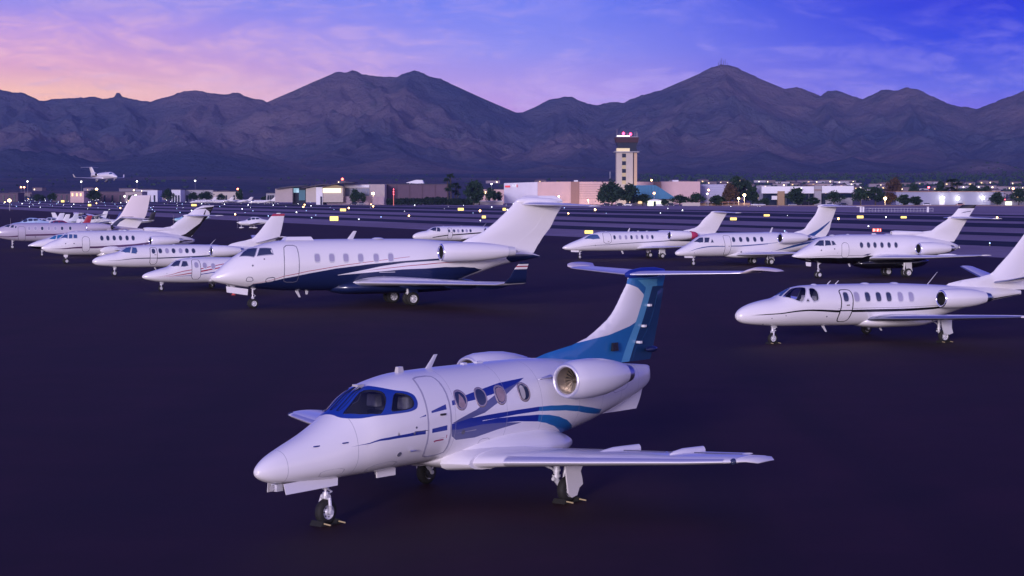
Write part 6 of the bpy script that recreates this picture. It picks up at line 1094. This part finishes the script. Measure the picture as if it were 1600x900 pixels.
# ---- lamps on poles
def pole_lamp(px, py, D, m, r, label, col=None, power=0, glow=None):
    p = at(px, py, D); o = empty('lamp_post', (p.x, p.y, 0), 0, label, 'lamp post', 'lamp posts beyond the airfield')
    g = G(); g.tube((0,0,-.5), (0,0,p.z-.1), .16, .09, 8); g.box(-.5,-.35,p.z-.15,.5,.35,p.z+.05); g.out('pole', GY, o)
    g = G(); g.lathe((0,-.3,p.z-.25-r), (0,0,1), [(0,.01),(r*.4,r*.8),(r,r),(r*1.6,r*.7),(r*1.8,.01)], 10); g.out('lamp_head', m, o, True)
    if power:
        l = bpy.data.lights.new('lamp_light', 'POINT'); l.energy = power; l.color = col; l.shadow_soft_size = .5; lo = bpy.data.objects.new('lamp_light', l); COL.objects.link(lo); lo.location = (0, -1.2, p.z-.6); lo.parent = o
FA = emat('warm_flood', (1.,.72,.36), 14); FW = emat('cool_flood', (1.,.95,.85), 12); FO = emat('orange_flood', (1.,.42,.16), 14)
warm = (1.,.62,.32)
for a in [(15,312,700,FA,.62,'brightest warm lamp at the far left edge',warm,0),(33,292,1900,FO,.8,'left of two close orange lamps at far left',warm,0),(38,292,1900,FO,.8,'right of two close orange lamps at far left',warm,0),(43,283,1900,FW,.7,'first of four high white lamps counted from left',warm,0),(127,283.5,1900,FW,.7,'second high white lamp, under the flying jet',warm,0),(214,283,1900,FW,.7,'third high white lamp, above the beige fin',warm,0),(305,282,1900,FW,.7,'fourth high white lamp, above the dark striped fin',warm,0),(151,295,1400,FA,.9,'warm lamp below the flying jet',warm,0),
 (212,305,1300,FW,.7,'greenish white lamp right beside the beige fin top',warm,0),(195,306,1300,FW,.6,'white lamp on the tan building behind the beige fin',warm,0),(372,295,1350,emat('red_orange_flood',(1.,.2,.1),14),.9,'red orange lamp above the tree left of the hangar',warm,0),(583,301.5,1088,FA,.85,'star bright orange lamp before the pale office wall',warm,1800),(758,300,1230,FA,.7,'yellow lamp in front of the pink block',warm,1500),
 (873,306,1118,FA,.5,'lamp at the foot of the pink wall above the large white fin',warm,2600),(938,304.5,1118,FA,.7,'warm lamp left of the tower trees',warm,2800),(919,312,1120,FA,.3,'dim warm lamp beneath the grooved pink wall',warm,1800),(1018,281,1400,FO,.7,'orange lamp peeking over the hall roof right of the tower',warm,0),(1022,301,990,FO,.6,'pinkish lamp in front of the teal roof',(1.,.5,.4),0),
 (1107,296,990,FO,.55,'tall double orange lamp before the blue grey shed',(1.,.5,.3),0),(1105,302,980,FW,.4,'tall white lamp post right beside the double orange one',warm,0),(1163,304,985,FA,.8,'bright yellow lamp beside the autumn coloured tree',(1.,.66,.25),5000),(1154,309,985,FA,.6,'lower yellow lamp inside the autumn coloured tree',(1.,.66,.25),3000),(1252,293,1030,FW,.2,'thin unlit looking lamp pole before the white office',warm,0),(1383,309,1000,FA,.8,'warm lamp among the trees right of the white office',(1.,.66,.25),4500),(1346,303,1080,FO,.4,'dim orange lamp in the trees right of the office',warm,0),
 (1344,293,1400,FW,.6,'white lamp over the trees right of the office',warm,0),(1451,292,1400,LRD,.8,'red lamp over the long lilac warehouse',warm,0),(1583,294,1300,FO,.8,'orange lamp near the right picture edge',warm,0),(1183,322.5,960,FW,.55,'left of three small white lamps near the carport',warm,0),(1187,322.5,960,FW,.55,'middle of three small white lamps near the carport',warm,0),(735,290,1300,FW,.5,'white lamp above the round tree at centre',warm,0),(768,287,1500,FW,.5,'small white lamp above the pink block',warm,0)]: pole_lamp(*a)
for x, y, e in ((1472,309,420),(1496,310,300),(1535,309,420)):
    p = at(x, y, 1074); l = bpy.data.lights.new('lamp_light', 'POINT'); l.energy = e; l.color = (1.,.93,.8); l.shadow_soft_size = .5; lo = bpy.data.objects.new('lamp_light', l); COL.objects.link(lo); lo.location = p
p = at(998, 318, 1052); l = bpy.data.lights.new('lamp_light', 'POINT'); l.energy = 5000; l.color = (1.,.7,.4); lo = bpy.data.objects.new('lamp_light', l); COL.objects.link(lo); lo.location = p
S = Site('mast', 615, 1000, 'thin red lit lattice mast in front of the dark brown block', 'mast'); S.b('mast_pole', 614.5, 615.3, 296, 318, mat('mast_red', (.6,.12,.12), .6, emit=(1.,.25,.2), estr=.5), .3)
for y in (296, 300, 304): S.b('mast_lamp', 614.3, 615.5, y-.9, y, LRD, .5, -.3, None, False)
S = Site('mast', 952, 1200, 'thin white antenna pole left of the control tower', 'mast'); S.b('mast_pole', 952.9, 953.3, 268, 290, WHM, .3, 0, None, False); S.b('mast_foot', 952.4, 953.8, 290, 318, WHM, .6)
p0 = Vector(rpt(1127)); mo = empty('summit_masts', (p0.x, p0.y, p0.z-8), 0, 'cluster of thin radio masts on the pointed summit at right', 'mast')
for k, (dx, h) in enumerate(((-14,16),(-8,24),(-3,30),(3,22),(9,26),(16,14))): g = G(); g.tube((dx,0,0),(dx,0,h),1.0,.7,6); g.out('radio_mast', ROOFD, mo)

# ================================================================== trees
def leafmat(name, a, b):
    m = bpy.data.materials.new(name); m.use_nodes = True; T = NT(m.node_tree); p = T.n['Principled BSDF']; tcn = T.node('ShaderNodeTexCoord')
    nz = T.node('ShaderNodeTexNoise', inp={'Vector': tcn.outputs['Object'], 'Scale': 1.1, 'Detail': 3.0}); T.l.new(T.ramp(nz.outputs[0], [(.35, a), (.65, b)]), p.inputs['Base Color']); p.inputs['Roughness'].default_value = .8; p.inputs['Specular IOR Level'].default_value = .2; return m
LEAF = leafmat('dark_foliage', (.012,.030,.022), (.032,.066,.036)); LEAFB = leafmat('brown_foliage', (.05,.030,.020), (.10,.06,.035)); BARK = mat('bark', (.06,.045,.04), .9)
def crown(seed, w, h, z0, n=520, clumps=14, lm=LEAF, leaf=.32, droop=0.):
    r = random.Random(seed); g = G(); cl = []
    for k in range(clumps):
        a = r.uniform(0, 2*PI); q = r.uniform(.1, .85)**.7; z = r.uniform(0, 1); rr = math.sin(PI*(.15+.8*z))**.8; cl.append((math.cos(a)*q*w*rr*.85, math.sin(a)*q*w*rr*.85, z0+z*h*.78+.1*h, r.uniform(.26, .44)*min(w, h)))
    for i in range(n):
        cx, cy, cz, cr = r.choice(cl); d = Vector((r.gauss(0,1), r.gauss(0,1), r.gauss(0,1))).normalized()*cr*r.uniform(.25, 1.05); c = Vector((cx, cy, cz))+d; c.z -= droop*max(0, math.hypot(c.x, c.y)/w-.3)*h*r.random()
        u = Vector((r.gauss(0,1), r.gauss(0,1), r.gauss(0,.7))).normalized()*leaf*r.uniform(.6, 1.3); v = u.cross(Vector((r.gauss(0,1), r.gauss(0,1), r.gauss(0,1)))).normalized()*leaf*r.uniform(.4, .9)
        g.add([c-u, c+v*.8, c+u, c-v*.6], [(0,1,2,3)])
    return g
def tree_proto(kind, seed):
    o = empty('tree', (0,-900,0)); r = random.Random(seed)
    if kind == 'palm':
        g = G()
        for a, (dx, hh) in enumerate(((0,1.0),(.09,.86))): g.tube((dx,0,0),(dx+.02,0,hh*.9),.022,.016,7)
        g.out('trunk', BARK, o); g = G()
        for dx, hh in ((.02,.93),(.11,.80),(.0,.62),(.08,.5)):
            for k in range(60): a = r.uniform(0,2*PI); e = r.uniform(-.6,.9); L = r.uniform(.08,.17); t = Vector((math.cos(a)*math.cos(e), math.sin(a)*math.cos(e), math.sin(e)))*L; b = Vector((dx,0,hh)); s_ = t.cross(Vector((0,0,1))).normalized()*.018; g.add([b, b+t*.6+s_, b+t-Vector((0,0,.03)), b+t*.6-s_], [(0,1,2,3)])
        g.out('crown', LEAF, o, False)
    else:
        g = G(); g.tube((0,0,0),(.02,.01,.34),.035,.022,8)
        for k in range(4): a = k*PI/2+r.uniform(-.4,.4); g.tube((.02,.01,.26+.03*k),(math.cos(a)*.22, math.sin(a)*.22, .5+.05*k),.018,.008,6)
        g.out('trunk', BARK, o); w, h, z0 = {'round': (.42,.78,.16), 'wide': (.62,.62,.30), 'tall': (.30,.86,.12), 'brown': (.5,.75,.2), 'willow': (.62,.8,.22)}[kind]
        crown(seed, w, h, z0, 1500 if kind != 'willow' else 2000, 18, LEAFB if kind == 'brown' else LEAF, .062, .5 if kind == 'willow' else 0).out('crown', LEAFB if kind == 'brown' else LEAF, o, False)
    return o
PROTO = {k: [tree_proto(k, 10+i*7+len(k)) for i in range(2)] for k in ('palm', 'round', 'wide', 'tall', 'brown', 'willow')}
used = set(); tr = random.Random(21)
def tree(px, ytop, wpx, D, kind, label, zb=0., group='trees beyond the airfield'):
    pr = tr.choice(PROTO[kind]); t = at(px, ytop, D); h = max(t.z-zb, 1.5); wn = {'palm': .30, 'round': .9, 'wide': 1.25, 'tall': .66, 'brown': 1.05, 'willow': 1.3}[kind]
    o = copy_tree(pr) if id(pr) in used else pr; used.add(id(pr)); w = wpx*D/F
    o.location = (t.x, t.y, zb-.05); o.scale = (w/wn, w/wn, h); o.rotation_euler = (0, 0, tr.choice((0, .3, -.3, PI, PI+.25))); tag(o, label, 'tree', group); return o
for a in [(705,271,16,1050,'palm','tall thin palm like tree right of the dark brown block'),(711,285,14,1060,'palm','shorter shaggy tree right against the tall thin one'),(740,280,40,1030,'round','big round dark tree at centre right of the palm'),(749,283,22,1060,'round','tree crown behind the big round one'),(766,293,26,1100,'wide','loose tree before the pink block'),(778,299,22,1120,'wide','small tree touching the white wall with the red sign'),
 (956,285,48,990,'willow','drooping dark tree left before the tower'),(979,286,50,985,'willow','largest drooping tree covering the tower foot'),(944,289,32,1000,'willow','small drooping tree left of the tower group'),(1004,303,44,990,'wide','low wide tree right at the tower foot'),(1038,310,16,980,'round','small bush like tree right of the lit booth'),(1062,305,42,1000,'wide','wide tree under the teal roof edge'),(1088,302,42,1000,'wide','wide dark tree right of the teal roof'),(1119,304,30,1000,'round','dark round tree left of the autumn coloured tree'),(1128,306,24,1010,'round','dark tree between shed and autumn coloured tree'),
 (1150,273,32,1040,'tall','tallest dark tree at right behind the autumn coloured one'),(1165,277,36,1050,'round','broad dark tree behind the autumn coloured one'),(1176,290,28,1040,'round','tree left of the white office'),(1141,286,34,1010,'brown','autumn coloured brown tree with lamp glow inside'),
 (1244,292,42,1005,'round','round tree standing before the white office'),(1271,307,26,1000,'round','low black bush tree before the grey pillar'),(1303,299,40,1010,'wide','wide tree before the right half of the office'),(1196,309,24,1000,'wide','low tree at the left end of the office'),(1345,293,44,1020,'wide','grey green tree right of the office'),(1368,290,36,1030,'round','tall round tree right of the office'),(1391,300,34,1010,'brown','brown glowing tree around the warm lamp'),(1412,303,32,1000,'round','dark round tree left of the lilac warehouse'),(1430,306,34,1000,'round','darkest round tree before the lilac warehouse'),
 (1397,277,36,1350,'brown','brown tree rising over the lilac warehouse left end'),(1428,285,28,1350,'round','distant dark tree over the lilac warehouse'),(1486,279,26,1200,'palm','bare slender tree between the wall lamps'),(1470,283,28,1300,'tall','slender tree over the lilac warehouse'),(1520,289,34,1300,'wide','flat tree over the warehouse right half'),(1540,290,34,1300,'wide','second flat tree over the warehouse right half'),(1558,299,30,1000,'round','round tree at the right end of the warehouse'),(1592,294,36,1000,'wide','wide tree at the right picture edge'),(1610,300,30,1000,'wide','tree cut by the right picture edge'),
 (555,294,24,1085,'round','round tree before the recessed glass front'),(566,299,14,1085,'round','small tree right of the round one by the glass front'),(375,293,16,1200,'round','round tree under the red orange lamp'),(146,297,34,1250,'wide','wide dark tree under the flying jet'),(262,296,26,1300,'wide','dark tree between the white hangars at left'),(302,300,22,1300,'wide','first low tree before the long grey hangar'),(322,299,34,1300,'wide','second low tree before the long grey hangar'),(345,303,20,1300,'wide','small tree before the beige low building'),(82,301,20,1300,'wide','low tree left of the pink lit building'),(60,303,26,1300,'wide','low tree at far left'),(207,303,18,1300,'round','small tree behind the beige fin'),(415,306,18,1300,'wide','low tree left of the arched hangar')]: tree(*a)
for pr in [x for l in PROTO.values() for x in l]:
    if id(pr) not in used:
        for ch in list(pr.children): bpy.data.objects.remove(ch)
        bpy.data.objects.remove(pr)
HM = leafmat('hedge_foliage', (.010,.020,.018), (.022,.04,.03))
for (x0, x1, yt, D, lb) in ((604,664,309,1060,'left part of the dark hedge below the brown block'),(664,704,307,1060,'right part of the dark hedge below the brown block'),(700,738,309.5,1040,'dark hedge left of the big round tree'),(1178,1200,314,1000,'hedge by the white office')):
    a = at(x0, 317, D); b = at(x1, yt, D); g = G(); r = random.Random(x0)
    for i in range(900): c = Vector((r.uniform(0, b.x-a.x), r.uniform(0, 4), b.z*r.random()**.6*(.8+.25*noise.noise(Vector((i*.01, 0, 0)))))); u = Vector((r.gauss(0,1), r.gauss(0,1), r.gauss(0,1))).normalized()*.7; v = u.orthogonal()*.8; g.add([c-u, c+v, c+u, c-v], [(0,1,2,3)])
    o = empty('hedge', (a.x, a.y, 0), 0, lb, 'hedge'); g.out('foliage', HM, o)

# ================================================================== houses on the slopes
HW = [mat('house_wall_%s' % n, c, .85) for n, c in (('pale', (.26,.22,.27)), ('tan', (.17,.13,.15)), ('white', (.40,.38,.46)))]
HR = mat('house_roof', (.12,.08,.10), .85); hmesh = []
for k in range(5):
    r = random.Random(k); w, d, h = r.uniform(13, 24), r.uniform(9, 13), r.uniform(3.2, 5.5); g1 = G(); g1.box(-w/2,-d/2,-6,w/2,d/2,h); 
    if k % 2: g1.box(w*.1,-d/2-4,-6,w*.42,-d/2,h*.8)
    g2 = G(); g2.box(-w/2-.5,-d/2-.5,h,w/2+.5,d/2+.5,h+(1.6 if k % 2 else .5),taper=(3.6 if k % 2 else .1)); g3 = G()
    for j in range(r.choice((1, 1, 2))): x = r.uniform(-w*.4, w*.25); g3.box(x,-d/2-.12,h*.25,x+r.uniform(1.2,2.6),-d/2-.02,h*.66)
    hmesh.append((g1, g2, g3))
HP = []
for k, (g1, g2, g3) in enumerate(hmesh):
    o = empty('house', (0,-950,0)); g1.out('wall', HW[k % 3], o); g2.out('roof', HR, o); g3.out('window', [emat('house_light', (1.,.80,.50), 4), LITY][k % 2], o); HP.append(o)
hr_ = random.Random(3); hn = 0; hused = set(); rows = [1750, 1950, 2150, 2350, 2600, 2850, 3100, 3400, 3700]
for D in rows:
    px = -40+hr_.uniform(0, 20)
    while px < 1650:
        dens_ = .92 if px > 1040 else (.35 if px < 430 else .10)
        if hr_.random() < dens_ and hn < 205 and not (px < 430 and D > 2700):
            d = D+hr_.uniform(-70, 70); x = (px-800)/F*d; k = hr_.randrange(5); src = HP[k]; o = copy_tree(src) if k in hused else src; hused.add(k)
            o.location = (x, d, terrain_z(x, d)-.2); o.rotation_euler = (0, 0, hr_.uniform(-.5, .5)); tag(o, 'small low house with a lit window on the slope below the mountains', 'house', 'houses on the slope'); hn += 1
            if hr_.random() < .45:
                for ch in list(o.children):
                    if ch.name.startswith('window'): ch.data = ch.data
        px += hr_.uniform(15, 34)*2600/D*(.8 if px > 1040 else 1.2)
for k, s_ in enumerate(HP):
    if k not in hused:
        for ch in list(s_.children): bpy.data.objects.remove(ch)
        bpy.data.objects.remove(s_)
g = G(); r = random.Random(9)                          # scrub and desert trees dotted over the slopes: nobody could count them
for i in range(4200):
    d = 1500+2600*r.random()**1.1; px = r.uniform(-80, 1680) if r.random() < .12 else r.uniform(1000, 1680); x = (px-800)/F*d; z = terrain_z(x, d); s = r.uniform(1.2, 3.2)
    for k in range(3): u = Vector((r.gauss(0,1), r.gauss(0,1), r.gauss(0,.5))).normalized()*s; v = Vector((r.gauss(0,.5), 0, 1)).normalized()*s*.7; c = Vector((x+r.uniform(-2,2), d+r.uniform(-2,2), z+s*.5)); g.add([c-u, c+v, c+u, c-v], [(0,1,2,3)])
tag(g.out('desert_scrub', LEAF), kind='stuff')
